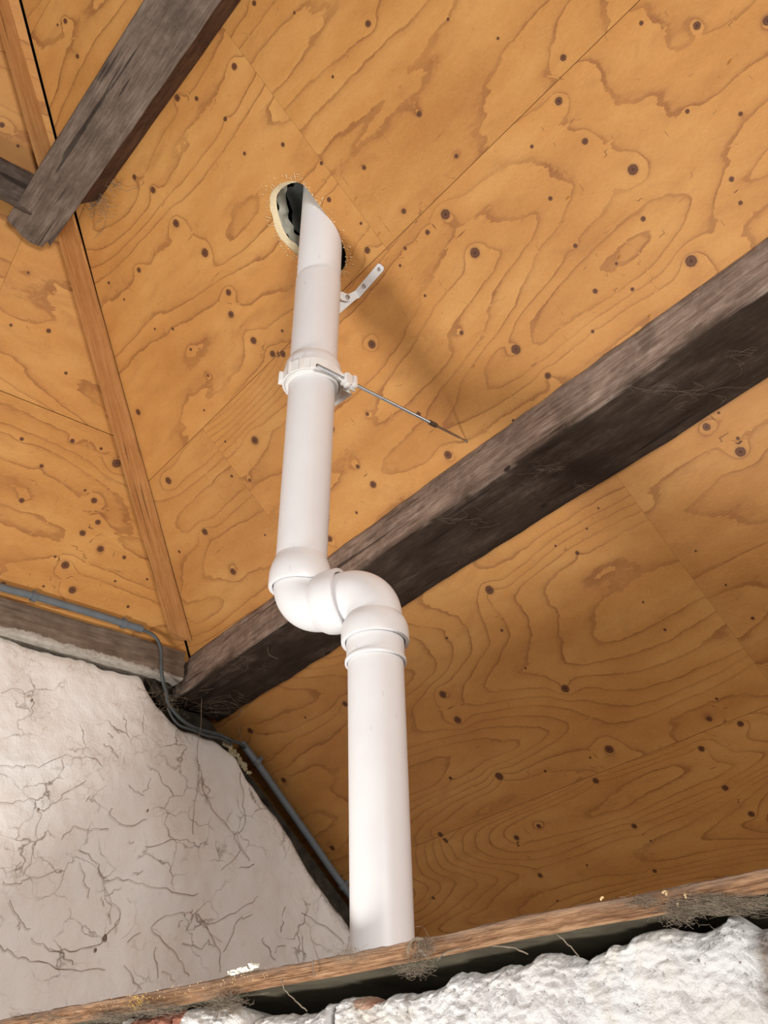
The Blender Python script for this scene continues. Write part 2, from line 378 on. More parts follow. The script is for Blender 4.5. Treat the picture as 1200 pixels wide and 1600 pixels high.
# ------------------------------------------------------------------ knots seen in the plywood: (pixel x, pixel y, radius in pixels)
KA = [(873,158,6),(655,178,4.5),(713,244,3.5),(914,221,5),(989,265,8),(696,335,7.5),(668,363,4),(742,395,8),(631,330,4),(860,310,3.5),(1005,342,4),(1080,408,9),
(899,384,3.5),(988,452,3),(930,455,4),(806,546,7.5),(856,587,5),(721,520,3.5),(926,518,3),(831,229,3),(1074,174,3.5),(963,412,2.5),(633,388,3),(625,415,2.5),(664,462,2.5),
(1089,40,6),(1199,32,7),(1002,36,3.5),(1157,178,3.5),(1143,280,4),(1157,317,3.5),(575,37,5),(880,90,5),(366,104,5),(397,5,4),(307,154,3.5),(277,153,5),(352,186,3.5),
(442,226,3.5),(382,240,3),(210,277,4),(239,297,5),(275,349,6),(320,395,6.5),(217,422,4),(357,457,5),(361,491,5),(396,532,5.5),(426,553,5),(442,553,5),(270,514,2.5),(194,468,2),
(170,442,2.5),(298,546,2.5),(242,514,2),(502,255,3),(569,262,3.5),(514,312,4),(564,349,2.5),(574,391,5),(581,538,6.5),(654,647,4),(700,711,6.5),(398,688,6),(559,729,3.5),
(574,647,3),(518,670,5),(441,517,2.5),(216,644,4.5),(325,587,2.5),(263,751,5.5),(320,831,5.5),(364,893,5.5),(289,974,4.5),(319,641,2),(352,690,2),(280,862,2.5),(362,744,2.5),
(390,750,2.5),(583,757,5.5),(515,842,5),(414,836,2),(557,801,2.5),(765,922,7),(692,1085,6),(715,1125,6),(883,1076,6.5),(952,1171,7),(780,1213,6.5),(698,997,2.5),(784,985,2.5),
(821,1044,2),(1005,941,2),(1039,984,2.5),(1134,914,2),(1176,966,3),(1120,1092,2.5),(1108,1123,4.5),(1157,1131,5),(1096,1170,5),(931,1220,5),(1133,1231,5),(1174,1272,5),
(842,1291,4),(807,1309,4.5),(991,1291,4.5),(844,1368,4),(1023,1361,3.5),(697,1314,3.5),(688,1304,4.5),(677,1403,3),(852,1205,2.5),(922,1184,2),(704,1216,3),(1017,1314,2),
(917,1352,2),(871,1408,2),(810,1321,2),(1104,667,6),(1157,706,8),(1153,685,3),(1123,645,2.5),(935,794,2),(902,864,3.5),(917,826,2),(868,853,2),(1087,861,2),(802,657,2.5),
(391,1142,5),(443,1219,4.5),(519,1325,4.5),(539,1100,4.5),(477,1121,2),(102,33,4),(121,88,3.5),(90,39,2),(460,20,2.5),(700,30,2.5),(520,120,2.5),(778,60,2.5),(300,40,0.01)]
KB = [(34,686,3),(113,689,3.5),(65,728,3),(158,701,2.5),(182,724,6.5),(133,766,2),(34,782,4),(147,782,4.5),(153,816,4),(129,833,4.5),(157,858,5),(102,883,6),(113,922,5.5),
(194,871,3),(86,870,2),(200,948,2.5),(5,913,4),(68,916,2),(103,583,2.5),(180,908,2),(230,905,2),(3,195,4),(28,228,2.5),(44,426,2),(17,508,2.5),(76,517,3.5)]
kr_ = random.Random(4)
def knots_world(lst, fn):
    out = []
    for px, py, r in lst:
        p = fn(px, py); d = float((M.T @ (p - EYE))[2]); out.append((p[0], p[1], p[2], r * d / F * 1.0))
    return np.array(out)
KWA = knots_world(KA, onA)
KWA = np.concatenate([KWA, np.array([[*sA(kr_.uniform(-2.1, 2.4), kr_.uniform(-0.35, 2.5)), kr_.choice([0.004, 0.006, 0.010, 0.013])] for _ in range(70)])])
KWB = knots_world(KB, onB)
def ply_attributes(me, plane, seed, n_lines):
    P = coords(me)
    if plane == 'A': u = P[:, 0]; v = (P - EYE) @ S; K = KWA; ku = K[:, 0]; kvv = (K[:, :3] - EYE) @ S
    else: u = P[:, 1]; v = (P - EYE) @ TB; K = KWB; ku = K[:, 1]; kvv = (K[:, :3] - EYE) @ TB
    rr = K[:, 3]
    best = np.full(len(P), 1e9); kx = np.zeros(len(P)); ky = np.zeros(len(P)); ka = np.zeros(len(P))
    for a, b_, r in zip(ku, kvv, rr):
        dx = (u - a); dy = (v - b_); d2 = (dx / 1.05) ** 2 + dy ** 2
        key = np.sqrt(d2) / (r + 0.004)
        w = key < best; best[w] = key[w]; kx[w] = dx[w] / r / 1.05; ky[w] = dy[w] / r
        ka[w] = np.clip((r - 0.003) / 0.0065, 0, 1.7)
    su, sv = seed * 3.7, seed * 5.3
    g = (fbm(u * 0.6 + su, v * 3.1 + sv, 0, seed, 2) * 1.25 + fbm(u * 1.9 + su, v * 8 + sv, 1.3, seed + 5, 2) * 0.34) * n_lines + v * n_lines * 1.1
    set_f(me, 'gf', g); set_vec(me, 'kv', np.stack([kx, ky, ka], 1)); set_vec(me, 'pc', np.stack([u + su, v + sv, np.full(len(P), seed * 0.37)], 1))

def ply_sheet(plane, u0, u1, v0, v1, parent, seed, n_lines=3.0, step=0.008, cuts=(), hole=None, thick=0.012):
    """rectangle of plywood in slope coordinates, trimmed by planes"""
    fn = (lambda u, v, o: sA(v, u, o)) if plane == 'A' else (lambda u, v, o: sB(v, u, o))
    nu = max(1, int((u1 - u0) / step)); nv = max(1, int((v1 - v0) / step))
    bm = bmesh.new()
    U = np.linspace(u0, u1, nu + 1); V = np.linspace(v0, v1, nv + 1)
    vs = [[bm.verts.new(fn(a, b_, 0)) for b_ in V] for a in U]
    inside = None
    if hole is not None:
        hp = np.array([[p[0], (p - EYE) @ S] for p in hole])
        def inside(x, y):
            c = False; n = len(hp)
            for i in range(n):
                x0, y0 = hp[i]; x1, y1 = hp[i - 1]
                if (y0 > y) != (y1 > y) and x < (x1 - x0) * (y - y0) / (y1 - y0) + x0: c = not c
            return c
    for i in range(nu):
        for j in range(nv):
            if inside and inside((U[i] + U[i + 1]) / 2, (V[j] + V[j + 1]) / 2): continue
            bm.faces.new((vs[i][j], vs[i + 1][j], vs[i + 1][j + 1], vs[i][j + 1]))
    bmesh.ops.delete(bm, geom=[v for v in bm.verts if not v.link_faces], context='VERTS')
    if inside:
        lo, hi = hp.min(0) - 0.02, hp.max(0) + 0.02
        for v in bm.verts:
            if v.is_boundary:
                q = np.array([v.co.x, (np.array(v.co) - EYE) @ S])
                if (q > lo).all() and (q < hi).all():
                    bd = 9; bp = None
                    for i in range(len(hp)):
                        a, b_ = hp[i - 1], hp[i]; t = np.clip(((q - a) @ (b_ - a)) / ((b_ - a) @ (b_ - a)), 0, 1); c = a + t * (b_ - a)
                        d = np.linalg.norm(c - q)
                        if d < bd: bd = d; bp = c
                    if bd < step * 1.5: v.co = Vector(sA(bp[1], bp[0], 0))
    for co, no in cuts:
        bmesh.ops.bisect_plane(bm, geom=bm.verts[:] + bm.edges[:] + bm.faces[:], plane_co=Vector(co), plane_no=Vector(no), clear_outer=True, dist=1e-6)
    n_in = Vector(NA if plane == 'A' else NB)
    for f in bm.faces:
        if f.normal.dot(n_in) < 0: f.normal_flip()
    be = [e for e in bm.edges if e.is_boundary]
    ex = bmesh.ops.extrude_edge_only(bm, edges=be)
    nv2 = [e for e in ex['geom'] if isinstance(e, bmesh.types.BMVert)]
    for v in nv2: v.co -= n_in * thick
    o = bm_obj('plywood_sheet', bm, M_ply, parent, False, normals=False)
    ply_attributes(o.data, plane, seed, n_lines); return o

# ------------------------------------------------------------------ the roof seen from inside
HIPC = EYE + HIP_C
hn = np.cross(HIP_D, NA); hn /= np.linalg.norm(hn)
if hn[0] > 0: hn = -hn                                   # in slope A, pointing to the hip end
XR = 2.60                                                # how far the main slope is built to the right
hole_px = [(445.9,283.9),(433,290),(423,303),(421.5,320.6),(425,340.7),(432,362.8),(442,377.4),(456,390),(468,403),(482,419),(500,430),(518,433),(531,427),(537.5,417.8),(541,405),
           (537.6,386.6),(526.6,364.6),(513.8,342.6),(499,320.6),(478.9,294),(469.7,286.6),(456.9,283)]
hole = smooth_path([onA(*p) for p in hole_px] + [onA(*hole_px[0])], 4)[:-1]
ceilA = struct('ceiling', loc=sA(0, -1.5))
cutA = [(HIPC + hn * 0.008, hn)]
G2 = 0.0012
J1, J0, J2, J3 = -0.498, -1.63, 0.975, 0.245
sheets = [(-3.2, 0.3, -2.25, J0, 2), (-3.2, -1.4725, J0, J1, 3), (-1.4725, 0.3, J0, J1, 4), (-3.3, -2.375, J1, J3, 5), (-2.375, 0.065, J1, J3, 6),
          (-3.3, -1.332, J3, J2, 7), (-1.332, 0.3, J3, J2, 8), (-3.3, 0.3, J2, 2.5, 9)]
NL = {2: 2.2, 3: 3.4, 4: 2.4, 5: 3.4, 6: 4.2, 7: 4.0, 8: 2.6, 9: 6.5}
for u0, u1, v0, v1, sd in sheets:
    gx = 0.0003
    ply_sheet('A', u0 + gx, u1 - gx, v0 + G2 * 0.6, v1 - G2 * 0.6, ceilA, sd, NL[sd], 0.008 if sd != 3 else 0.006, cutA, hole if sd == 3 else None)
for u0, u1, v0, v1, sd in [(0.3, XR, -2.25, J0, 22), (0.3, XR, J0, J1, 23), (0.065, XR, J1, J3, 24), (0.3, XR, J3, J2, 25), (0.3, XR, J2, 2.5, 26)]:
    ply_sheet('A', u0 + gx, u1 - gx, v0 + G2 * 0.6, v1 - G2 * 0.6, ceilA, sd, 3.0, 0.03)
ceilB = struct('ceiling', loc=sB(Bt(HIPC), -0.5))
cutB = [(HIPC + hn * 0.03, -np.cross(HIP_D, NB) * np.sign(np.cross(HIP_D, NB) @ np.array([0, -1, 0])))]
tb0 = Bt(onB(150, 965)) - 0.06; tbj = Bt(onB(90, 646)); tbm = Bt(onB(0, 450)); yj = onB(0, 450)[1]
for u0, u1, v0, v1, sd in [(-0.9, 1.9, tb0, tbj, 12), (-0.9, onB(12, 425)[1], tbj, tbj + 1.22, 13), (onB(12, 425)[1], 1.5, tbj, tbj + 1.22, 14), (-0.9, 1.2, tbj + 1.22, tbj + 2.0, 15)]:
    ply_sheet('B', u0 + 0.0004, u1 - 0.0004, v0 + 0.001, v1 - 0.001, ceilB, sd, 3.0, 0.008, cutB)
# dark felt above the boards
def slab(name, quad, n, t, mat, parent):
    bm = bmesh.new(); a = [bm.verts.new(p) for p in quad]; b_ = [bm.verts.new(np.asarray(p) + np.asarray(n) * t) for p in quad]
    bm.faces.new(a); bm.faces.new(b_[::-1])
    for i in range(len(quad)): bm.faces.new((a[i], a[i - 1], b_[i - 1], b_[i]))
    return bm_obj(name, bm, mat, parent, False)
hipA = lambda x: HIPC + HIP_D * ((x - HIPC[0]) / HIP_D[0])
def hip_at_s(s):
    s0 = (HIPC - EYE) @ S; return HIPC + HIP_D * ((s - s0) / (HIP_D @ S))
upA = -NA * 0.22
slab('roofing_felt', [hip_at_s(-2.25) + upA, sA(-2.25, XR) + upA, sA(2.5, XR) + upA, hip_at_s(2.5) + upA], -NA, 0.01, M_dark, ceilA)
yb = -0.9
hb = lambda t: HIPC + HIP_D * ((t - Bt(HIPC)) / (HIP_D @ TB))
upB = -NB * 0.16
slab('roofing_felt', [hb(tb0) + upB, hb(tbj + 1.9) + upB, sB(tbj + 1.9, yb) + upB, sB(tb0, yb) + upB], -NB, 0.01, M_dark, ceilB)

bm = bmesh.new()
ha, hbb = hip_at_s(-2.25), hip_at_s(2.2); inA = np.cross(HIP_D, NA); inA /= np.linalg.norm(inA); inA *= np.sign(inA[0]); inB = np.cross(HIP_D, NB); inB /= np.linalg.norm(inB); inB *= -np.sign(inB[1])
rows = [[p + inA * 0.09 - NA * 0.020, p - (NA + NB) * 0.02, p + inB * 0.12 - NB * 0.020] for p in (ha, hbb)]
v_ = [[bm.verts.new(p) for p in r_] for r_ in rows] + [[bm.verts.new(p - (NA + NB) * 0.01) for p in r_] for r_ in rows]
for k in (0, 1): bm.faces.new((v_[0][k], v_[0][k + 1], v_[1][k + 1], v_[1][k])); bm.faces.new((v_[2][k], v_[2][k + 1], v_[3][k + 1], v_[3][k]))
bm_obj('roofing_felt', bm, M_dark, ceilA, False)
# rim of the hole: cut ply edge, felt, insulation
def ring_sleeve(name, o0, o1, shrink0, shrink1, mat, jag=0.0, seed=0, parent=ceilA):
    c = np.mean(hole, 0); bm = bmesh.new(); rings = []
    for k in range(6):
        t = k / 5; off = -(o0 + (o1 - o0) * t); sh = shrink0 + (shrink1 - shrink0) * t; r = []
        for i, p in enumerate(hole):
            d = p - c; L = np.linalg.norm(d); j = jag * float(vnoise(i * 0.45, k * 0.6, seed))
            r.append(p + (-d / L) * (sh + j) + NA * off)
        rings.append(r)
    loft(bm, rings, False)
    o = bm_obj(name, bm, mat, parent, True); return o
ring_sleeve('cut_edge', 0.0, 0.022, -0.0004, 0.007, M_cut, 0.0012, 1)
ring_sleeve('membrane', 0.023, 0.034, 0.003, -0.006, M_membrane, 0.003, 3)
ring_sleeve('insulation', 0.034, 0.085, -0.002, -0.012, M_insul, 0.008, 5)
ring_sleeve('insulation', 0.09, 0.20, -0.004, -0.014, M_foil, 0.01, 9)

# ------------------------------------------------------------------ timbers
def timber(name, corners0, corners1, mat, parent=None, nseg=80, sub=7, rough=0.004, wave=0.004, seed=1, bevel=0.006, end_mat=None, ragged=0.0, pcscale=1.0, end_fn=None):
    """prism between two corner loops, edges rounded, surface worn"""
    c0 = [np.asarray(c, float) for c in corners0]; c1 = [np.asarray(c, float) for c in corners1]; n = len(c0)
    def section(c):
        pts = []
        for i in range(n):
            a, b_, cc = c[i - 1], c[i], c[(i + 1) % n]
            da = (a - b_) / np.linalg.norm(a - b_); dc = (cc - b_) / np.linalg.norm(cc - b_)
            p0 = b_ + da * bevel; p1 = b_ + dc * bevel
            pts += [p0, (p0 + p1) / 2 * 0.6 + b_ * 0.4, p1]
            nx = cc + (b_ - cc) / np.linalg.norm(b_ - cc) * bevel
            for k in range(1, sub): pts.append(p1 + (nx - p1) * k / sub)
        return np.array(pts)
    s0, s1 = section(c0), section(c1); ax = (np.mean(c1, 0) - np.mean(c0, 0)); L = np.linalg.norm(ax); ax /= L
    cen0, cen1 = np.mean(s0, 0), np.mean(s1, 0)
    m = len(s0); T = np.linspace(0, 1, nseg + 1); P = s0[None] * (1 - T[:, None, None]) + s1[None] * T[:, None, None]
    cen = cen0[None] * (1 - T[:, None]) + cen1[None] * T[:, None]
    out = P - cen[:, None]; out /= np.linalg.norm(out, axis=2, keepdims=True)
    un = (T * L)[:, None] + np.zeros((1, m))
    _, e1, e2 = frame(ax); y = (P - cen[:, None]) @ e1; z = (P - cen[:, None]) @ e2
    d = rough * fbm(un * 14, y * 40 + seed, z * 40, seed, 3) + wave * vnoise(un * 3.1, y * 6 + 9, z * 6, seed + 3)
    P = P + out * d[:, :, None]
    if end_fn:
        for i in range(nseg + 1):
            u_ = T[i] * L
            if u_ < 0.25: P[i] += ax * (np.array([end_fn(q) for q in P[i]]) * (1 - u_ / 0.25))[:, None]
    if ragged:
        for k in (0, -1):
            P[k] += ax * (ragged * fbm(y[k] * 30, z[k] * 30, seed, seed, 3))[:, None]
    bm = bmesh.new(); vs = [[bm.verts.new(p) for p in r] for r in P]
    for a, b_ in zip(vs[:-1], vs[1:]):
        for i in range(m): bm.faces.new((a[i], a[(i + 1) % m], b_[(i + 1) % m], b_[i]))
    for r, c in ((vs[0], P[0].mean(0)), (vs[-1], P[-1].mean(0))):
        cv = bm.verts.new(c)
        for i in range(m): bm.faces.new((r[i], r[(i + 1) % m], cv))
    o = bm_obj(name, bm, mat, parent, True)
    Q = coords(o.data); pc = np.stack([(Q - cen0) @ ax + seed * 2.3, (Q - cen0) @ e1, (Q - cen0) @ e2], 1) * pcscale
    set_vec(o.data, 'pc', pc); return o

# lower purlin: turned 33 degrees from square to the slope, its back trimmed against the boards
ph = math.radians(35); e1 = math.sin(ph) * S + math.cos(ph) * NA; e2 = math.cos(ph) * S - math.sin(ph) * NA
def purlin_low(x):
    P0 = sA(0.038, x, 0.003); P1 = P0 + e1 * 0.1525; P2 = P1 + e2 * 0.200
    P3 = P2 + NA * (0.003 - float((P2 - sA(0, 0)) @ NA)) + S * (-0.02)
    return [P0, P1, P2, P3]
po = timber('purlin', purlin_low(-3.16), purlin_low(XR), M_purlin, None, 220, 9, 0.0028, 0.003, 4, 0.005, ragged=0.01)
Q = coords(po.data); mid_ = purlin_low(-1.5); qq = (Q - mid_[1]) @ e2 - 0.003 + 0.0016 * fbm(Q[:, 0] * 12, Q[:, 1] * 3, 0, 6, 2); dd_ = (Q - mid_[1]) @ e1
set_f(po.data, 'dark_tone', np.clip(qq / 0.003 + 1.2, 0, 1) * np.clip((dd_ + 0.03) / 0.02, 0, 1))  # underside of the long beam mixed darker brown than its side face
tag(po, 'long weathered roof beam crossing behind the pipe, grey side face and dark underside', 'beam', 'purlins')
# upper purlin
xr = XR
LS, LO, RS_, RO = -1.2788, 0.200, -1.1635, 0.119
b1p = sA(LS, 0, LO)
def onPl(px, py):
    r = ray(px, py); return EYE + r * (((b1p - EYE) @ e1) / (r @ e1))
endp = np.array([[(p - EYE) @ S, p[0]] for p in [onPl(*q) for q in [(13,345),(30,364),(52,381),(72,388),(90,385),(98,352),(129,319)]]]); endp = endp[np.argsort(endp[:, 0])]
XE = onPl(129, 330)[0]
end_fn = lambda q: float(np.interp((q - EYE) @ S, endp[:, 0], endp[:, 1])) - XE
sec = lambda x: [sA(RS_, x, RO), sA(LS, x, LO), sA(-1.37, x, 0.045), sA(-1.2412, x, 0.008)]
up = timber('purlin', sec(XE), sec(XR), [M_top], None, 260, 9, 0.0020, 0.002, 9, 0.004, ragged=0.004, end_fn=end_fn)
tag(up, 'thick grey-brown roof beam at top left with a broken rounded end', 'beam', 'purlins')
XS = onA(160, 318)[0]
# warm strip of timber tucked behind its lower side
pk = lambda x: [sA(-1.183, x, 0.004), sA(-1.187, x, 0.080), sA(-1.231, x, 0.008)]
sb = timber('timber_strip', pk(XS), pk(XR), M_side, None, 120, 4, 0.0008, 0.0008, 5, 0.002)
tag(sb, 'thin reddish brown timber strip along the lower side of the upper left beam', 'timber strip')
# short purlin of the hip end, butting behind the upper purlin
b0, b1 = Bt(onB(20, 256, 0.05)), Bt(onB(10, 318, 0.09))
def purlin_hip(y, d=0.0): return [sB(b1, y, 0.095), sB(b1 + 0.015, y, 0.012), sB(b0, y, 0.012), sB(b0, y, 0.080)]
yE = onB(62, 300, 0.06)[1]
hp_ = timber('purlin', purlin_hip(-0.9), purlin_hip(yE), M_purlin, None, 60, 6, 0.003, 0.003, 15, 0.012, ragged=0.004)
set_f(hp_.data, 'dark_tone', np.full(len(hp_.data.vertices), 0.75))  # same darker brown mixed evenly over the short purlin
tag(hp_, 'short dark cobwebbed beam end at left edge butting against the upper left beam', 'beam', 'purlins')
# wall plate under the hip end
XW = -3.10
yP = onX(262, 1045, -3.07)[1]
def plate(y, top, bot, k=0): return [EYE + np.array([-3.07 + k, y, top]), EYE + np.array([-3.075 + k, y, bot]), EYE + np.array([-3.24, y, bot]), EYE + np.array([-3.24, y, top - 0.005])]
wp = timber('wall_plate', plate(-0.9, 1.712, 1.592), plate(1.585, 1.712, 1.606), M_plate, None, 110, 8, 0.0016, 0.002, 21, 0.005, ragged=0.006)
Q = coords(wp.data); a = wp.data.attributes['pc']; a.data.foreach_set('vector', np.stack([Q[:, 1], Q[:, 0], Q[:, 2] - EYE[2] - 1.598], 1).astype(np.float32).ravel())
tag(wp, 'horizontal brown timber with whitewashed lower edge lying on top of the white wall', 'beam')
# hip batten: four edge lines given by two points each
def two(pa, pb, fn, off):
    a, b_ = fn(*pa, off), fn(*pb, off); return a, (b_ - a)
def edge_pts(pa, pb, fn, off, zt, zb):
    a, d = two(pa, pb, fn, off); return a + d * ((zb - a[2]) / d[2]), a + d * ((zt - a[2]) / d[2])
zt, zb = EYE[2] + 3.15, EYE[2] + 1.735
eR = edge_pts((80, 200), (231, 750), onA, 0.004, zt, zb); eM = edge_pts((65, 200), (214, 750), onA, 0.040, zt, zb)
eL = edge_pts((42, 200), (197, 750), onB, 0.040, zt, zb); eB = edge_pts((46, 200), (200, 750), onB, 0.006, zt, zb)
hb_ = timber('hip_batten', [eR[0], eM[0], eL[0], eB[0]], [eR[1], eM[1], eL[1], eB[1]], M_batten, None, 120, 4, 0.0006, 0.0012, 31, 0.0025)
tag(hb_, 'long slanting orange-brown batten covering the corner between the two plywood slopes', 'batten')

# ------------------------------------------------------------------ gable wall
wall_px = [(-160,900),(-60,962),(0,988),(32,1001),(54,1010),(80,1016.5),(108,1022),(134,1027),(160,1038),(195,1048),(223.7,1051.5),(231,1068),(240,1083),(247.5,1097),(260,1108),(275,1125),
           (284,1134),(312,1143),(337,1150.5),(348,1158),(368,1176),(386,1209),(410,1245),(434,1275),(461,1314),(485,1356),(515,1395),(545,1437),(600,1525),(700,1680)]
wt = np.array([onX(px, py, XW) for px, py in wall_px]); wt = wt[np.argsort(wt[:, 1])]
def wall_top(y): return np.interp(y, wt[:, 1], wt[:, 2])
def gable():
    ys = np.linspace(-0.9, 3.0, 420); nz = 210; t = np.linspace(0, 1, nz)
    top = wall_top(ys) + 0.004 * fbm(ys * 25, 0 * ys, 0, 3, 3)
    top = np.where(ys > wt[-1, 1], np.maximum(wt[-1, 2] - (ys - wt[-1, 1]) * 0.95, 0.8), top)
    z0 = 0.0; Z = top[:, None] - (top[:, None] - z0) * (t[None] ** 1.6); Y = ys[:, None] + 0 * Z
    dist = (top[:, None] - Z)
    X = EYE[0] + XW + 0.010 * fbm(Y * 3, Z * 3, 0, 5, 3) + 0.0022 * fbm(Y * 22, Z * 22, 0, 8, 4) - 0.03 * np.exp(-dist / 0.012)
    # soft swelling near the corner
    X = X + 0.012 * np.exp(-((Y - 1.95) ** 2 + (Z - EYE[2] - 1.25) ** 2) / 0.02)
    bm = bmesh.new(); n, m = Z.shape
    V = [bm.verts.new((X[i, j], Y[i, j], Z[i, j])) for i in range(n) for j in range(m)]
    for i in range(n - 1):
        for j in range(m - 1): bm.faces.new((V[i * m + j], V[(i + 1) * m + j], V[(i + 1) * m + j + 1], V[i * m + j + 1]))
    Bk = [[bm.verts.new((XW - 0.09, ys[i], z)) for z in (top[i] - 0.004, 0.0)] for i in range(n)]
    for i in range(n - 1):
        bm.faces.new((V[i * m], Bk[i][0], Bk[i + 1][0], V[(i + 1) * m])); bm.faces.new((Bk[i][0], Bk[i][1], Bk[i + 1][1], Bk[i + 1][0]))
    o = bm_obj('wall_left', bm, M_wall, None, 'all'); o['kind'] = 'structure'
    if sum(p.normal.x * p.area for p in list(o.data.polygons)[:5000]) < 0: o.data.flip_normals()
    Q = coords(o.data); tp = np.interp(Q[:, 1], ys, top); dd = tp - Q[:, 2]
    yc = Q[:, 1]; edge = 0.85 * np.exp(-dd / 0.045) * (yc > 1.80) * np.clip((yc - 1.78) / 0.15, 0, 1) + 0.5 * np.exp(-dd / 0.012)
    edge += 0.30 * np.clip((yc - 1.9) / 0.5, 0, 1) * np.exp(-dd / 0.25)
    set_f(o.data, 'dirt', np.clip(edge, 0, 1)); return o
gable()
# the wall core behind, dark stone reaching up to the boards
bm = bmesh.new(); quad = []
prof = [(-0.9, 1.58), (1.45, 1.58), (1.60, 1.60)]
for y in np.linspace(1.66, 3.0, 30):
    zA = float((H + y * NA[1]) / (-NA[2])) * 1.0
    prof.append((y, (H - y * math.sin(RP)) / math.cos(RP) - 0.025))
for y, z in prof:
    quad.append((XW - 0.10, y, z + EYE[2]))
fr = [bm.verts.new(p) for p in quad]; bk = [bm.verts.new((p[0] - 0.3, p[1], p[2])) for p in quad]
fb = [bm.verts.new((p[0], p[1], 0)) for p in quad]; bb = [bm.verts.new((p[0] - 0.3, p[1], 0)) for p in quad]
for i in range(len(quad) - 1):
    bm.faces.new((fr[i], fr[i + 1], bk[i + 1], bk[i])); bm.faces.new((fr[i], fb[i], fb[i + 1], fr[i + 1])); bm.faces.new((bk[i], bk[i + 1], bb[i + 1], bb[i]))
core = bm_obj('wall_left', bm, M_stone, None, False); core['kind'] = 'structure'
# rubble and dirt in the ragged gap at the beam end
bm = bmesh.new()
def blob(bm, c, r, seed, sq=(1, 1, 1), sub=3, amp=0.35, mat=0):
    res = bmesh.ops.create_icosphere(bm, subdivisions=sub, radius=1.0)
    vv = res['verts']; P = np.array([v.co[:] for v in vv]); n = fbm(P[:, 0] * 1.4 + seed, P[:, 1] * 1.4, P[:, 2] * 1.4, seed, 3) * amp
    for v, p, k in zip(vv, P, n): v.co = Vector(np.asarray(c) + p * (1 + k) * r * np.asarray(sq))
    for f in {f for v in vv for f in v.link_faces}: f.material_index = mat
for px, py, r in [(236,1062,0.022),(244,1078,0.022),(252,1092,0.018),(232,1052,0.014),(262,1102,0.016),(275,1112,0.014),(258,1070,0.02),(248,1058,0.016),(290,1118,0.014)]:
    blob(bm, onX(px, py, XW - 0.035), r, px, (0.8, 1, 1))
rb = bm_obj('rubble', bm, M_stone, None, True)
tag(rb, 'dark crumbling dirt and rubble packed at the beam end above the white wall', 'rubble', kind='stuff')
# pale foam in the joint below
bm = bmesh.new()
fr_ = random.Random(5)
for i in range(26):
    t_ = i / 25; px = 350 + 38 * t_ + fr_.uniform(-2, 2); py = 1161 + 46 * t_ ** 1.3 + fr_.uniform(-2.5, 2.5)
    blob(bm, onX(px, py, XW - 0.014 + fr_.uniform(-0.004, 0.004)), fr_.uniform(0.006, 0.010), i * 3, (0.8, 1, 1), 2, 0.45)
fo = bm_obj('foam_filler', bm, M_foam, None, True)
tag(fo, 'strip of yellowish expanding foam in the gap at top of the white wall', 'foam', kind='stuff')

# ------------------------------------------------------------------ conduit and cable
cd = thing('electrical_conduit', 'grey plastic conduit clipped along the timber on top of the white wall', 'conduit', onX(100, 950, -3.05), 'grey conduits')
cp = [onX(px, py, -3.045) for px, py in [(-250,840),(-100,886),(0,917),(53,931),(100,945),(150,960),(222,983)]]
bm = bmesh.new(); tube(bm, smooth_path(cp, 3), 0.0125, 16); bm_obj('conduit_tube', bm, M_conduit, cd)
for px, py in [(53, 932), (193, 974)]:
    c = onX(px, py, -3.045); bm = bmesh.new(); d = cp[4] - cp[3]; dn = d / np.linalg.norm(d)
    lathe(bm, c - dn * 0.008, dn, [(0, 0.0128), (0, 0.0165), (0.016, 0.0165), (0.016, 0.0128)], 20)
    box(bm, c + np.array([-0.004, 0, 0.019]), [dn, np.array([1., 0, 0]), np.cross(dn, [1., 0, 0])], (0.006, 0.006, 0.008), bevel=0.002)
    bm_obj('clip', bm, M_conduit, cd)
cb = [at(*q) for q in []]
path = [onX(215,982,-3.045), onX(228,986,-3.043), onX(240,993,-3.042), onX(248,1004,-3.04), onX(252,1020,-3.04), onX(252,1045,-3.04), onX(255,1065,-3.05), onX(260,1082,-3.062), onX(262,1096,-3.075),
        onX(272,1112,-3.083), onX(286,1126,-3.083), onX(304,1137,-3.083), onX(325,1143,-3.083), onX(345,1149,-3.085), onX(362,1157,-3.09), onX(377,1163,-3.10), onX(386,1172,-3.12)]
bm = bmesh.new(); tube(bm, smooth_path(path, 5), 0.0062, 12); ca = bm_obj('cable', bm, M_cable, None)
tag(ca, 'dark grey cable curving down over the beam end between the two conduits', 'cable')
bm = bmesh.new(); path2 = [onX(262,1106,-3.085), onX(270,1122,-3.082), onX(282,1134,-3.08), onX(300,1140,-3.08), onX(322,1149,-3.08), onX(345,1154,-3.083), onX(362,1163,-3.09)]
tube(bm, smooth_path(path2, 5), 0.004, 10); c2 = bm_obj('cable', bm, M_cable, None); tag(c2, 'thinner dark cable running just below the thicker one under the beam end', 'cable')
lp = [(377,1160),(400,1190),(440,1247),(480,1304),(520,1362),(545,1396),(600,1474),(640,1530)]
cl = thing('electrical_conduit', 'grey plastic conduit running down beside the white wall against the plywood', 'conduit', onA(460, 1276, 0.03), 'grey conduits')
lpw = [onA(px, py, 0.026) for px, py in lp]
bm = bmesh.new(); tube(bm, smooth_path(lpw, 3), 0.0125, 16); bm_obj('conduit_tube', bm, M_conduit, cl)
for px, py in [(402, 1190), (536, 1384)]:
    c = onA(px, py, 0.026); d = lpw[3] - lpw[2]; dn = d / np.linalg.norm(d); bm = bmesh.new()
    lathe(bm, c - dn * 0.008, dn, [(0, 0.0128), (0, 0.0165), (0.016, 0.0165), (0.016, 0.0128)], 20)
    sd_ = np.cross(dn, NA); box(bm, c - NA * 0.014 + sd_ * 0, [dn, sd_, NA], (0.006, 0.009, 0.009), bevel=0.002)
    bm_obj('clip', bm, M_conduit, cl)

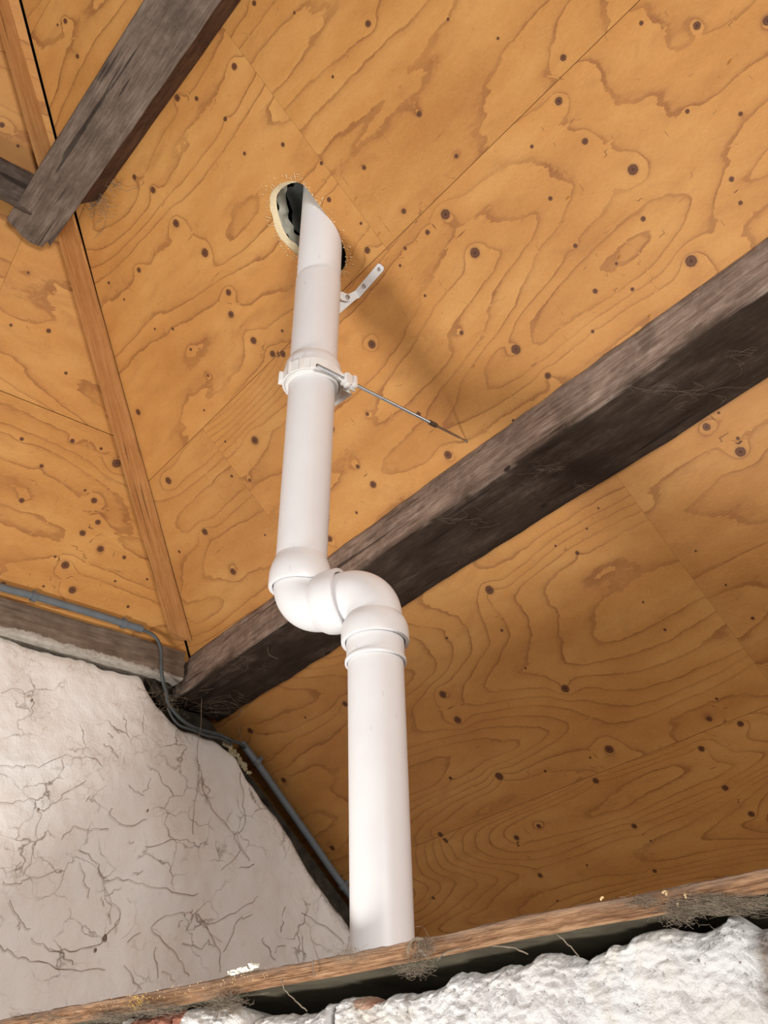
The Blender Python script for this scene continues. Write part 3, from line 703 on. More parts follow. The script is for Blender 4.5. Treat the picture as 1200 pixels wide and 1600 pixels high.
# ------------------------------------------------------------------ drain pipe
R0 = 0.055
UA, UB = at(496.6, 455, 2.735), at(471.6, 865, 2.352)
ud = (UB - UA) / np.linalg.norm(UB - UA)                 # down the upper pipe
LA = at(587.4, 1050, 2.127)
best = min(np.linspace(1.7, 2.1, 400), key=lambda d: np.hypot(*(at(597.3, 1466, d) - LA)[:2]))
LB = at(597.3, 1466, best); ld = (LB - LA) / np.linalg.norm(LB - LA)
def pix(P):
    c = M.T @ (np.asarray(P) - EYE); return 600 + c[0] / c[2] * F, 800 + c[1] / c[2] * F
def along(P, d, y):                                      # distance along an axis where it reaches image row y
    lo, hi = -1.5, 1.5
    for _ in range(50):
        m_ = (lo + hi) / 2
        if pix(P + d * m_)[1] < y: lo = m_
        else: hi = m_
    return lo
dp = thing('drain_pipe', 'white plastic drain pipe with two elbows rising through a hole in the plywood', 'pipe', LB)
def prof_mesh(name, P, d, prof, mat=M_pvc, label=None, n=64, parent=dp, split=None):
    if split:
        o = prof_mesh(name, P, d, prof[:split + 1], mat, label, n, parent); prof_mesh('socket', P, d, prof[split:], mat, None, n, o); return o
    bm = bmesh.new(); lathe(bm, P, d, prof, n); o = bm_obj(name, bm, mat, parent, True)
    if label: o['label'] = label
    return o
# top section going out through the roof
t_top = along(UA, ud, 230) ; t_j = along(UA, ud, 441); t_s0 = along(UA, ud, 566); t_s1 = t_s0 + 0.070
prof_mesh('pipe_section', UA, ud, [(t_top, R0 - 0.003), (t_top, R0), (t_j - 0.022, R0), (t_j - 0.0215, R0 - 0.0003), (t_j - 0.001, R0 - 0.0012), (t_j + 0.001, R0 - 0.002), (t_j + 0.04, R0 - 0.002)])
prof_mesh('pipe_section', UA, ud, [(t_j + 0.02, R0 - 0.0012), (t_j + 0.0005, R0 - 0.0008), (t_j, R0 + 0.0002), (t_j + 0.0008, R0 + 0.0016), (t_s0, R0 + 0.0016), (t_s0 + 0.004, R0 + 0.003),
          (t_s0 + 0.010, R0 + 0.0075), (t_s0 + 0.016, R0 + 0.0105), (t_s0 + 0.024, R0 + 0.012), (t_s1, R0 + 0.0122), (t_s1 + 0.002, R0 + 0.0110), (t_s1 + 0.002, R0 + 0.006), (t_s1 - 0.02, R0 + 0.005)], split=4)
t_m = along(UA, ud, 920)                                 # mouth of the socket above the elbow
prof_mesh('pipe_section', UA, ud, [(t_s1 - 0.03, R0), (t_m - 0.072, R0), (t_m - 0.068, R0 + 0.001), (t_m - 0.060, R0 + 0.004), (t_m - 0.050, R0 + 0.0078), (t_m - 0.038, R0 + 0.0105), (t_m - 0.028, R0 + 0.0115),
          (t_m - 0.002, R0 + 0.0115), (t_m, R0 + 0.0106), (t_m + 0.0004, R0 + 0.0035), (t_m - 0.003, R0 + 0.0030), (t_m - 0.02, R0 + 0.0035)], split=1)
# elbows
E1 = UA + ud * (t_m + 0.053)
tl = along(LA, ld, 1005)                                  # mouth of the lower socket
E2 = LA + ld * (tl - 0.117)
def elbow(A, B, Cc, r, rb, name, legs, sock=None):
    """axis A->B->C with a bend of radius rb at B"""
    d1 = (B - A) / np.linalg.norm(B - A); d2 = (Cc - B) / np.linalg.norm(Cc - B)
    ang = math.acos(np.clip(d1 @ d2, -1, 1)); tl_ = rb * math.tan(ang / 2); n_ = np.cross(d1, d2); n_ /= np.linalg.norm(n_)
    pa = B - d1 * tl_; inn = np.cross(n_, d1); cen = pa + inn * rb
    ring = []
    def circ(c, d, u, rr): 
        w = np.cross(d, u); return [c + rr * (u * math.cos(k * 2 * math.pi / 64) + w * math.sin(k * 2 * math.pi / 64)) for k in range(64)]
    ring.append(circ(A, d1, n_, r))
    for k in range(0, 17):
        a = ang * k / 16; c = cen - inn * rb * math.cos(a) + d1 * rb * math.sin(a); d = d1 * math.cos(a) + inn * math.sin(a); ring.append(circ(c, d, n_, r))
    pb = B + d2 * tl_; end = pb
    ring.append(circ(Cc + d2 * sock[0][0], d2, n_, sock[0][1]))
    bm = bmesh.new(); loft(bm, ring, False); o = bm_obj(name, bm, M_pvc, dp, True)
    bm = bmesh.new(); loft(bm, [circ(Cc + d2 * t, d2, n_, rr) for t, rr in sock], False); bm_obj('socket', bm, M_pvc, o, True)
    return o
RE = 0.0555
v12 = E2 - E1; L12 = np.linalg.norm(v12); ev = v12 / L12
M2 = E1 + ev * (L12 * 0.5 + 0.020)                        # mouth of the middle socket
elbow(E1 - ud * 0.075, E1, M2, RE, 0.0575, 'elbow', None,
      [(-0.0600, RE), (-0.057, RE + 0.0012), (-0.053, RE + 0.004), (-0.046, RE + 0.0078), (-0.036, RE + 0.0105), (-0.024, RE + 0.0118), (-0.003, RE + 0.0118), (0, RE + 0.0110), (0.0004, RE + 0.0035), (-0.003, RE + 0.003), (-0.02, RE + 0.003)])
ML = LA + ld * tl
elbow(M2 - ev * 0.025, E2, ML, RE, 0.0575, 'elbow', None,
      [(-0.0560, RE), (-0.054, RE + 0.0012), (-0.048, RE + 0.0050), (-0.040, RE + 0.0088), (-0.030, RE + 0.0112), (-0.020, RE + 0.0120), (-0.003, RE + 0.0122), (0, RE + 0.0115), (0.0004, RE + 0.0045), (-0.003, RE + 0.0040), (-0.02, RE + 0.003)])
print('E1', pix(E1), 'E2', pix(E2), 'L12', L12, 'e.z', ev[2], 'M2', pix(M2))
# small split marks moulded on the socket rims
tr = along(LA, ld, 1037)
prof_mesh('coupling', LA, ld, [(tl - 0.03, R0 + 0.0022), (tr - 0.008, R0 + 0.0024), (tr - 0.0075, R0 + 0.0046), (tr - 0.006, R0 + 0.0056), (tr, R0 + 0.0056), (tr + 0.0012, R0 + 0.0046), (tr + 0.0012, R0 + 0.0015), (tr - 0.01, R0 + 0.001)])
zfl = 0.366
prof_mesh('pipe_section', LA, ld, [(tr - 0.02, R0), ((EYE[2] + zfl - LA[2]) / ld[2], R0), ((EYE[2] + zfl - LA[2]) / ld[2], R0 - 0.003)])
print('bottom pipe z', LB, 'top', pix(UA + ud * t_top))

# ------------------------------------------------------------------ pipe clamp with threaded rod
pcl = thing('pipe_clamp', 'white plastic pipe clamp held by a threaded steel rod screwed into the plywood', 'clamp', UA + ud * t_s1)
tc = t_s1 - 0.010
prof_mesh('band', UA, ud, [(tc - 0.018, R0 + 0.0124), (tc - 0.018, R0 + 0.0152), (tc + 0.012, R0 + 0.0152), (tc + 0.012, R0 + 0.0090), (tc + 0.010, R0 + 0.004)], M_pvc2, None, 72, pcl)
prof_mesh('inner_ring', UA, ud, [(tc + 0.011, R0 + 0.0088), (tc + 0.016, R0 + 0.0078), (tc + 0.0185, R0 + 0.0066), (tc + 0.0185, R0 + 0.0005), (tc + 0.012, R0 + 0.0005)], M_pvc2, None, 72, pcl)
toC = -(UA + ud * tc - EYE); toC -= ud * (toC @ ud); toC /= np.linalg.norm(toC)    # across the pipe, to the viewer's side
rgt = np.cross(ud, toC); 
if pix(UA + ud * tc + rgt * 0.05)[0] < pix(UA + ud * tc)[0]: rgt = -rgt
rb_ = R0 + 0.0152; cc = UA + ud * (tc - 0.003)
def on_band(a, r, dz=0): return cc + ud * dz + (toC * math.cos(a) + rgt * math.sin(a)) * r
for a in (-0.42, -0.85):
    bm = bmesh.new(); d = on_band(a, 1) - cc; d /= np.linalg.norm(d); box(bm, on_band(a, rb_ + 0.002), [d, np.cross(ud, d), ud], (0.0035, 0.0016, 0.0155), bevel=0.0008); bm_obj('rib', bm, M_pvc2, pcl)
bm = bmesh.new(); d = on_band(-1.45, 1) - cc; d /= np.linalg.norm(d)
box(bm, on_band(-1.45, rb_ + 0.004, 0.004), [d, np.cross(ud, d), ud], (0.006, 0.008, 0.014), bevel=0.002); bm_obj('hinge', bm, M_pvc2, pcl)
ROD_A = on_band(-0.02, rb_ + 0.010, -0.006)
# start of the rod: on its image line, just clear of the band
dS = float((M.T @ (cc - EYE))[2]) - 0.088
ROD_A = at(495, 570.5, dS); ROD_B = onA(731, 690, -0.004)
rdir = (ROD_B - ROD_A) / np.linalg.norm(ROD_B - ROD_A)
def on_rod(px):
    lo, hi = 0, 1
    for _ in range(40):
        m_ = (lo + hi) / 2
        if pix(ROD_A + (ROD_B - ROD_A) * m_)[0] < px: lo = m_
        else: hi = m_
    return ROD_A + (ROD_B - ROD_A) * lo
rod = thing('threaded_rod', 'thin steel threaded rod running from the white clamp to the plywood', 'rod', ROD_B)
bm = bmesh.new(); prof = []; Lr = np.linalg.norm(on_rod(676) - ROD_A); k = 0; t = 0
while t < Lr:
    prof += [(t, 0.0034), (t + 0.0008, 0.0041)]; t += 0.0016
lathe(bm, ROD_A, rdir, [(0, 0.0001)] + prof + [(Lr, 0.0001)], 14); bm_obj('rod_shaft', bm, M_rod, rod)
bm = bmesh.new(); nutc = on_rod(676); lathe(bm, nutc - rdir * 0.013, rdir, [(0, 0.002), (0, 0.0068), (0.026, 0.0068), (0.026, 0.002)], 6); bm_obj('coupling_nut', bm, simple('nut_steel', (0.30, 0.28, 0.25), 0.4, 0.5, 1.0), rod, False)
bm = bmesh.new(); s0_ = nutc + rdir * 0.012; L2 = np.linalg.norm(ROD_B - s0_); lathe(bm, s0_, rdir, [(0, 0.0034), (L2 * 0.72, 0.0034), (L2 * 0.73, 0.0022), (L2 * 0.92, 0.0022), (L2 * 0.93, 0.0042), (L2, 0.0042), (L2, 0.0001)], 14); bm_obj('screw_end', bm, M_steel, rod)
# boss where the rod goes through the clamp lugs
bc = on_rod(547); sd2 = np.cross(rdir, ud); sd2 /= np.linalg.norm(sd2); ud2 = np.cross(sd2, rdir)
if ud2 @ ud < 0: ud2 = -ud2
bm = bmesh.new(); box(bm, bc - rdir * 0.012, [rdir, sd2, ud2], (0.010, 0.011, 0.013), bevel=0.003)
for sgn in (-1, 1): box(bm, bc - rdir * 0.010 + ud2 * 0.014 * sgn, [rdir, sd2, ud2], (0.0045, 0.008, 0.004), bevel=0.0015)
bm_obj('bolt_boss', bm, M_pvc2, pcl)
bm = bmesh.new(); box(bm, bc + rdir * 0.007, [rdir, sd2, ud2], (0.0055, 0.013, 0.015), bevel=0.003)
for sgn in (-1, 1): box(bm, bc + rdir * 0.010 + ud2 * 0.013 * sgn + sd2 * 0.004, [rdir, sd2, ud2], (0.008, 0.003, 0.004), bevel=0.0012)
bm_obj('locking_tab', bm, M_pvc2, pcl)
# tongue of the band sweeping out to the boss
bm = bmesh.new(); rings = []
tp = [on_band(a, rb_ + 0.001 + 0.006 * max(0, (a - 0.1)) ** 1.5, 0.0) for a in np.linspace(-0.1, 0.75, 8)]
tgt = bc - rdir * 0.018 ; tp = tp[:6] + [tp[5] * 0.6 + tgt * 0.4, tgt]
tp = smooth_path(tp, 3)
for i, p in enumerate(tp):
    d = tp[min(i + 1, len(tp) - 1)] - tp[max(0, i - 1)]; d /= np.linalg.norm(d); n_ = np.cross(d, ud); n_ /= np.linalg.norm(n_)
    h = 0.014 - 0.004 * i / len(tp); rings.append([p + ud * h + n_ * 0.002, p + ud * h - n_ * 0.002, p - ud * h - n_ * 0.002, p - ud * h + n_ * 0.002])
loft(bm, rings); bm_obj('band_tongue', bm, M_pvc2, pcl)
# the clamp's other tongue, coming round from the back
bm = bmesh.new(); tp = smooth_path([on_band(a, rb_ + 0.001, 0.006) for a in (2.2, 1.9, 1.6)] + [bc + rdir * 0.0 - toC * 0.012 + ud * 0.012], 5); rings = []
for i, p in enumerate(tp):
    d = tp[min(i + 1, len(tp) - 1)] - tp[max(0, i - 1)]; d /= np.linalg.norm(d); n_ = np.cross(d, ud); n_ /= np.linalg.norm(n_)
    rings.append([p + ud * 0.012 + n_ * 0.002, p + ud * 0.012 - n_ * 0.002, p - ud * 0.012 - n_ * 0.002, p - ud * 0.012 + n_ * 0.002])
loft(bm, rings); bm_obj('band_tongue', bm, M_pvc2, pcl)

# ------------------------------------------------------------------ hinged steel bracket from the boards to the pipe
def plate_poly(bm, pts, n, t):
    a = [bm.verts.new(np.asarray(p)) for p in pts]; b_ = [bm.verts.new(np.asarray(p) + np.asarray(n) * t) for p in pts]
    bm.faces.new(a); bm.faces.new(b_[::-1])
    for i in range(len(pts)): bm.faces.new((a[i], a[i - 1], b_[i - 1], b_[i]))
Z6 = lambda x, y: (420 + x / 6, 280 + y / 6)
br = thing('hinged_bracket', 'white painted steel strap bracket screwed to the plywood beside the pipe', 'bracket', onA(568, 447, 0.002))
bm = bmesh.new()
strip = [Z6(*p) for p in [(1030, 788), (1050, 796), (1076, 820), (1083, 836), (1076, 858), (852, 1112), (812, 1046)]]
arm = [onA(*p, 0.0015) for p in strip]; plate_poly(bm, arm, NA, 0.0030)
bm_obj('fixing_arm', bm, M_white_metal, br)
bend_a, bend_b = onA(*Z6(812, 1046), 0.0018), onA(*Z6(852, 1112), 0.0018)
dB = float((M.T @ (UA + ud * along(UA, ud, 465) - EYE))[2])
piv = at(*Z6(745, 1102), float((M.T @ (bend_a - EYE))[2]) - 0.045)
pd = float((M.T @ (piv - EYE))[2])
bm = bmesh.new(); arm2 = [bend_a, bend_b, at(*Z6(790, 1138), pd + 0.012), at(*Z6(735, 1144), pd), at(*Z6(685, 1128), pd - 0.008), at(*Z6(668, 1100), pd - 0.01), at(*Z6(680, 1052), pd - 0.008), at(*Z6(742, 1078), pd + 0.006)]
plate_poly(bm, arm2, NA, 0.003); bm_obj('bent_arm', bm, M_white_metal, br)
def screw(c, n, r, parent, mat=M_steel, name='screw'):
    bm = bmesh.new(); lathe(bm, c, n, [(-0.002, r), (0.0012, r), (0.0024, r * 0.75), (0.0026, r * 0.3), (0.0018, 0.0001)], 18); return bm_obj(name, bm, mat, parent)
screw(onA(*Z6(1035, 843), 0.005), NA, 0.0048, br); screw(onA(*Z6(893, 1000), 0.005), NA, 0.0055, br); screw(piv + NA * 0.004, NA, 0.0062, br, name='pivot')
bm = bmesh.new()
lowp = [at(*Z6(830, 1118), pd + 0.012), at(*Z6(790, 1150), pd + 0.012), at(*Z6(650, 1275), pd + 0.008), at(*Z6(600, 1240), pd + 0.004), at(*Z6(620, 1120), pd + 0.004), at(*Z6(720, 1120), pd + 0.004)]
plate_poly(bm, lowp, NA, 0.003); bm_obj('rear_arm', bm, M_white_metal, br)
# flat strap end seen below the clamp
bm = bmesh.new(); dc = float((M.T @ (cc - EYE))[2])
Y6 = lambda x, y: (400 + x / 6, 480 + y / 6)
sp_ = [at(*Y6(905, 812), dc + 0.03), at(*Y6(860, 845), dc + 0.03), at(*Y6(722, 938), dc + 0.045), at(*Y6(640, 900), dc + 0.05), at(*Y6(660, 760), dc + 0.045), at(*Y6(780, 750), dc + 0.03)]
plate_poly(bm, sp_, -toC, 0.003); bm_obj('strap_plate', bm, M_white_metal, pcl)

# ------------------------------------------------------------------ board (loft floor edge) and the rough near wall
bd = np.array([1.532, 0.397, 0]); bd /= np.linalg.norm(bd); bn = np.array([bd[1], -bd[0], 0])   # bn: to the viewer
BP = np.array([-1.359, 1.135, 0.0]); ZT, ZB = 0.392 + EYE[2], 0.3605 + EYE[2]
def edge_of_board():
    bp = [(-60,1606),(0,1593),(100,1573),(200,1555),(320,1533),(420,1512),(540,1490),(648,1467),(700,1457),(760,1443),(830,1428),(900,1414),(980,1400),(1060,1384),(1130,1369),(1200,1354),(1300,1332)]
    return [(np.dot(onZ(px, py, 0.392)[:2] - BP[:2], bd[:2]), np.dot(onZ(px, py, 0.392)[:2] - BP[:2], bn[:2])) for px, py in bp]
eb = np.array(sorted(edge_of_board()))
def board():
    us = np.linspace(-1.76, 1.3, 420); nz = 14; zz = np.linspace(ZT, ZB, nz)
    front = np.interp(us, eb[:, 0], eb[:, 1])
    bm = bmesh.new(); G_ = []
    for i, u in enumerate(us):
        row = []
        for j, z in enumerate(zz):
            e = 0.0016 * float(fbm(u * 40, z * 160, 0, 3, 3)) + 0.002 * float(vnoise(u * 12, z * 60, 5))
            rnd = 0.004 * (1 if j in (0, nz - 1) else 0)
            p = np.array([*(BP[:2] + bd[:2] * u + bn[:2] * (front[i] + e - rnd)), z + (0.0012 * float(fbm(u * 30, 2, 0, 7, 3)) if j == 0 else 0)])
            row.append(bm.verts.new(p))
        G_.append(row)
    for i in range(len(us) - 1):
        for j in range(nz - 1): bm.faces.new((G_[i][j], G_[i][j + 1], G_[i + 1][j + 1], G_[i + 1][j]))
    # top and underside run back from the edge, with a round hole for the pipe
    pipe_u = float(np.dot((LA + ld * ((ZT - LA[2]) / ld[2]))[:2] - BP[:2], bd[:2])); pipe_n = float(np.dot((LA + ld * ((ZT - LA[2]) / ld[2]))[:2] - BP[:2], bn[:2]))
    back = -1.15; hr = 0.0565; K = 32
    for zi, j, mi in ((ZT, 0, 0), (ZB, nz - 1, 1)):
        sel = [i for i in range(len(us)) if abs(us[i] - pipe_u) <= 0.25]
        i0, i1 = sel[0], sel[-1]
        bk = [bm.verts.new((*q, zi)) for q in ((-3.09, 2.78), (-2.3, 2.90), (-1.2, 2.92), (0.2, 2.92))]
        f = bm.faces.new([G_[i][j] for i in range(0, i0 + 1)] + [bk[1], bk[0]]); f.material_index = mi
        f = bm.faces.new([G_[i][j] for i in range(i1, len(us))] + [bk[3], bk[2]]); f.material_index = mi
        if mi == 1:
            f = bm.faces.new([G_[i][j] for i in range(i0, i1 + 1)] + [bk[2], bk[1]]); f.material_index = 1; continue
        cir = [bm.verts.new((*(BP[:2] + bd[:2] * (pipe_u + hr * math.cos(a)) + bn[:2] * (pipe_n + hr * math.sin(a))), zi)) for a in [k * math.pi * 2 / K for k in range(K)]]
        # near half: between edge and hole; far half: between hole and back
        near = [G_[i][j] for i in range(i0, i1 + 1)]
        f = bm.faces.new(near[::-1] + [bm_l for bm_l in []] + [cir[K // 2]] + [cir[k] for k in range(K // 2 - 1, -1, -1)]) ; f.material_index = mi
        f = bm.faces.new([near[0], cir[K // 2]] + [cir[k] for k in range(K // 2 + 1, K)] + [cir[0], near[-1], bk[2], bk[1]]); f.material_index = mi
    bmesh.ops.triangulate(bm, faces=[f for f in bm.faces if len(f.verts) > 4])
    o = bm_obj('shelf_board', bm, [M_brd, M_under], None, True)
    Q = coords(o.data); set_vec(o.data, 'pc', np.stack([(Q - BP) @ bd, (Q - BP) @ bn, Q[:, 2] - ZB], 1)); return o
bo = board(); tag(bo, 'thick dusty brown timber board with rough edge lying above the near rough wall', 'board')

# near wall
NO = 0.020                                                # face sits this far behind the board edge
base0 = BP - bn * NO
def onN(px, py, off=0.0):
    r = ray(px, py); t = ((base0 + bn * off - EYE) @ bn) / (r @ bn); return EYE + r * t
near_px = [(-60,1640),(0,1622),(60,1618),(190,1600),(200,1590),(262,1577),(296,1577),(298,1571),(330,1573),(352,1572),(372,1570),(400,1589),(440,1583),(478,1581),(486,1577),(500,1565),(530,1558),(556,1555),(575,1554),
           (592,1562),(600,1556),(612,1550),(630,1549),(640,1550),(660,1545),(680,1541),(690,1535),(698,1520),(706,1515),(722,1517),(735,1516),(748,1521),(764,1516),(780,1508),(792,1505),(806,1507),(818,1509),(832,1500),(840,1490),(855,1487),(875,1488),(890,1490),(905,1494),(912,1500),
           (930,1490),(950,1478),(982,1472),(990,1460),(1010,1456),(1050,1449),(1066,1452),(1092,1454),(1110,1446),(1130,1436),(1138,1425),(1148,1426),(1158,1434),(1170,1445),(1185,1450),(1200,1447),(1300,1440)]
nt_ = []
for px, py in near_px:
    p = onN(px, py); nt_.append((np.dot(p[:2] - BP[:2], bd[:2]), p[2]))
nt_ = np.array(sorted(nt_))
nt_[:, 1] = np.minimum(nt_[:, 1], ZB - 0.004)
def near_wall():
    us = np.linspace(-1.9, 1.3, 800); t = np.linspace(0, 1, 150)
    top = np.interp(us, nt_[:, 0], nt_[:, 1]) + 0.0015 * fbm(us * 90, 0 * us, 0, 4, 3)
    U = us[:, None] + 0 * t[None]; Z = top[:, None] - 0.9 * (t[None] ** 2.2)
    dist = top[:, None] - Z
    D = 0.010 * fbm(U * 6, Z * 6, 0, 2, 3) + 0.0032 * fbm(U * 30, Z * 30, 0, 12, 2) + 0.0032 * fbm(U * 130, Z * 130, 0, 13, 3)
    D = D - 0.022 * np.exp(-dist / 0.008) + 0.010
    # courses of stones showing through on the left part
    st = np.clip((-0.02 - U) / 0.1, 0, 1)
    cell = np.abs(((U * 5.2 + 0.23 * vnoise(U * 3, Z * 0, 3)) % 1) - 0.5) * 2
    D = D - st * 0.030 * np.clip((cell - 0.86) / 0.14, 0, 1) + st * 0.012 * vnoise(U * 9, Z * 14, 7)
    P = BP[None, None] + bd * U[..., None] + bn * (D - NO)[..., None]; P[..., 2] = Z
    bm = bmesh.new(); n, m = U.shape; V = [bm.verts.new(p) for p in P.reshape(-1, 3)]
    for i in range(n - 1):
        for j in range(m - 1): bm.faces.new((V[i * m + j], V[(i + 1) * m + j], V[(i + 1) * m + j + 1], V[i * m + j + 1]))
    Bk = [[bm.verts.new((*(BP[:2] + bd[:2] * us[i] - bn[:2] * (NO + 0.20)), z)) for z in (top[i] - 0.012, EYE[2] - 0.6)] for i in range(n)]
    for i in range(n - 1):
        bm.faces.new((V[i * m], Bk[i][0], Bk[i + 1][0], V[(i + 1) * m])); bm.faces.new((Bk[i][0], Bk[i][1], Bk[i + 1][1], Bk[i + 1][0]))
    o = bm_obj('wall_front', bm, M_near, None, 'all', True); o['kind'] = 'structure'
    Q = coords(o.data); q = (Q - BP) @ bd; z = Q[:, 2]
    pts = [(571, 1562, 0.028, 0.014), (245, 1597, 0.06, 0.02), (285, 1590, 0.022, 0.02)]
    brick = np.zeros(len(Q))
    for px, py, a_, b_ in pts:
        p = onN(px, py); uu = (p - BP) @ bd; brick = np.maximum(brick, 1 - np.sqrt(((q - uu) / a_) ** 2 + ((z - p[2]) / b_) ** 2) * 0.5)
    set_f(o.data, 'brick', np.clip(brick, 0, 1) * (brick > 0.05))
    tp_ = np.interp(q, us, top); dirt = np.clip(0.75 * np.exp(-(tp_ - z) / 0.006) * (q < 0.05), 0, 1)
    cell2 = np.abs(((q * 5.2 + 0.23 * vnoise(q * 3, 0 * q, 3)) % 1) - 0.5) * 2; dirt = np.maximum(dirt, (q < -0.02) * np.clip((cell2 - 0.8) / 0.2, 0, 1) * 0.8)
    p = onN(1200, 1480); uu = (p - BP) @ bd; dirt = np.maximum(dirt, 0.9 * np.exp(-((q - uu) / 0.022) ** 2) * (z > p[2] - 0.08))
    p = onN(640, 1580); uu = (p - BP) @ bd; dirt = np.maximum(dirt, 0.42 * np.exp(-((q - uu - (z - p[2]) * 1.2) / 0.018) ** 2))
    set_f(o.data, 'dirt', dirt); return o
nw = near_wall()
bm = bmesh.new(); box(bm, BP * [1, 1, 0] + bd * -0.3 - bn * (NO + 0.25) + np.array([0, 0, (EYE[2] + 0.24) / 2]), [bd, bn, np.array([0, 0, 1.])], (1.6, 0.18, (EYE[2] + 0.24) / 2))
wc = bm_obj('wall_front', bm, M_stone, None, False); wc['kind'] = 'structure'

# walls outside the picture, and floor
for nm, c_, h_ in (('wall_right', (2.65, 0.4, 2.3), (0.05, 2.6, 2.3)),):
    bm = bmesh.new(); box(bm, c_, [np.array([1., 0, 0]), np.array([0, 1., 0]), np.array([0, 0, 1.])], h_); w_ = bm_obj(nm, bm, M_wall, None, False); w_['kind'] = 'structure'
# floor
bm = bmesh.new(); box(bm, (-0.6, 0.2, -0.05), [np.array([1., 0, 0]), np.array([0, 1., 0]), np.array([0, 0, 1.])], (2.9, 3.4, 0.05))
fl = bm_obj('floor', bm, M_floor, None, False); fl['kind'] = 'structure'

# ------------------------------------------------------------------ small stuff
def strand(bm, pts, r, wob=0.0, n=5, k=5, seed=0):
    P = smooth_path(pts, k); out = []
    for i, p in enumerate(P):
        out.append(p + wob * np.array([float(vnoise(i * 0.7, seed, 1)), float(vnoise(i * 0.7, seed, 2)), float(vnoise(i * 0.7, seed, 3))]))
    rr = [r * (0.6 + 0.7 * abs(float(vnoise(i * 0.35, seed + 9, 4)))) for i in range(len(out))]
    tube(bm, out, rr, n)
bm = bmesh.new()
Zq = lambda x, y: (x / 2, 880 + y / 2)
Zr = lambda x, y: (x / 2, 1300 + y / 2)
webs4 = [[(0,640),(60,632),(120,635),(200,605),(270,605),(320,630)],[(330,565),(345,580),(368,605)],[(0,745),(60,745),(100,745),(120,775),(165,760),(210,715),(260,685)],
 [(120,775),(125,800),(110,870),(75,980)],[(345,765),(350,800),(395,822),(460,800)],[(190,855),(240,825),(290,835),(340,830)],[(455,885),(520,875),(560,860),(600,870),(620,880),(655,870)],
 [(0,1000),(60,995),(100,985),(185,955)],[(245,890),(300,930),(310,975),(335,1030),(375,1100),(360,1150)],[(250,940),(270,1000),(283,1050)],[(330,1000),(380,985),(450,1000),(560,1030),(620,1030)],
 [(612,600),(622,650),(610,720),(607,845)],[(622,650),(650,730),(700,810),(735,850)],[(750,650),(760,740),(765,820),(735,850),(750,900),(690,960)],[(735,850),(780,930)],
 [(470,1140),(520,1100),(580,1095),(600,1090)],[(600,1090),(640,1130),(690,1190)],[(640,1125),(700,1110),(780,1060),(810,1040)],[(430,395),(490,410)],[(0,400),(60,398),(100,430),(98,470)]]
webs5 = [[(100,335),(140,358),(200,368),(290,362),(330,330),(375,270)],[(20,215),(60,270),(100,305)],[(470,300),(520,345),(560,400),(590,450)],[(490,350),(495,460)],[(395,420),(440,490)],
 [(620,250),(660,330),(690,380),(690,440)],[(700,380),(745,280),(790,260)],[(820,330),(830,360),(860,400)],[(0,360),(40,380),(100,400),(200,425),(330,430)],[(885,240),(880,310)],[(575,350),(620,360),(660,345)],
 [(940,250),(1000,290),(1080,350)],[(160,370),(215,395),(230,420)],[(400,340),(440,310)],[(950,330),(945,400)],[(500,430),(550,470)]]
for i, w in enumerate(webs4): strand(bm, [onX(*Zq(*p), XW + 0.012) for p in w], 0.0008, 0.007, seed=i)
for i, w in enumerate(webs5): strand(bm, [onX(*Zr(*p), XW + 0.012) for p in w], 0.0009, 0.007, seed=i + 40)
for i in range(26):                                      # short curls of dirt caught on the plaster
    px, py = random.uniform(5, 530), random.uniform(1090, 1500)
    if py < 1140 + max(0, px - 250) * 1.05: continue
    a = random.uniform(0, 6.28); l = random.uniform(8, 28); b2 = a + random.uniform(-0.9, 0.9)
    strand(bm, [onX(px, py, XW + 0.011), onX(px + l * 0.5 * math.cos(a), py + l * 0.5 * math.sin(a), XW + 0.012), onX(px + l * 0.5 * math.cos(a) + l * 0.5 * math.cos(b2), py + l * 0.5 * (math.sin(a) + math.sin(b2)), XW + 0.011)], 0.0008, 0.004, seed=i + 90, n=4, k=4)
for px, py, r in [(164,1465,0.007),(149,1484,0.004),(50,1094,0.004),(60,1265,0.003),(231,1266,0.003)]: blob(bm, onX(px, py, XW + 0.013), r, px, (0.5, 1, 1.2), 2, 0.5)
w1 = bm_obj('cobweb', bm, M_web, None, True); tag(w1, 'brown dusty cobweb threads spread over the white plaster wall', 'cobweb', kind='stuff')
bm = bmesh.new()
def tangle(bm, c_px, fn, w, h, n, r, seed):
    rs = random.Random(seed)
    for i in range(n):
        x, y = c_px[0] + rs.gauss(0, w), c_px[1] + rs.gauss(0, h); pts = []
        for k in range(4):
            pts.append(fn(x, y, rs.uniform(-0.012, 0.012))); x += rs.gauss(0, w * 0.7); y += rs.gauss(0, h * 0.7)
        strand(bm, pts, r, 0.002, seed=seed * 50 + i, n=4, k=3)
fX = lambda x, y, o_: onX(x, y, -3.05 + o_)
tangle(bm, (262, 1092), fX, 12, 8, 30, 0.0004, 1)
fA = lambda x, y, o_: onA(x, y, 0.115 + o_)
tangle(bm, (320, 1100), fA, 22, 9, 24, 0.0003, 2)
strand(bm, [onX(315, 1092, -3.0), onX(313, 1140, -3.03), onX(308, 1178, -3.06), onX(311, 1205, -3.08)], 0.0012, 0.002, seed=3)
strand(bm, [onA(378, 1108, 0.10), onA(371, 1125, 0.06), onA(374, 1145, 0.05), onA(378, 1162, 0.045)], 0.0009, 0.001, seed=4)
strand(bm, [onA(418, 1010, 0.16), onA(420, 1022, 0.15), onA(435, 1030, 0.15)], 0.0007, 0.001, seed=5)
w2 = bm_obj('cobweb', bm, M_webl, None, True); tag(w2, 'tangled pale cobwebs around the lower beam end and cable', 'cobweb', kind='stuff')
bm = bmesh.new(); fh = lambda x, y, o_: onA(x, y, 0.075 + o_)
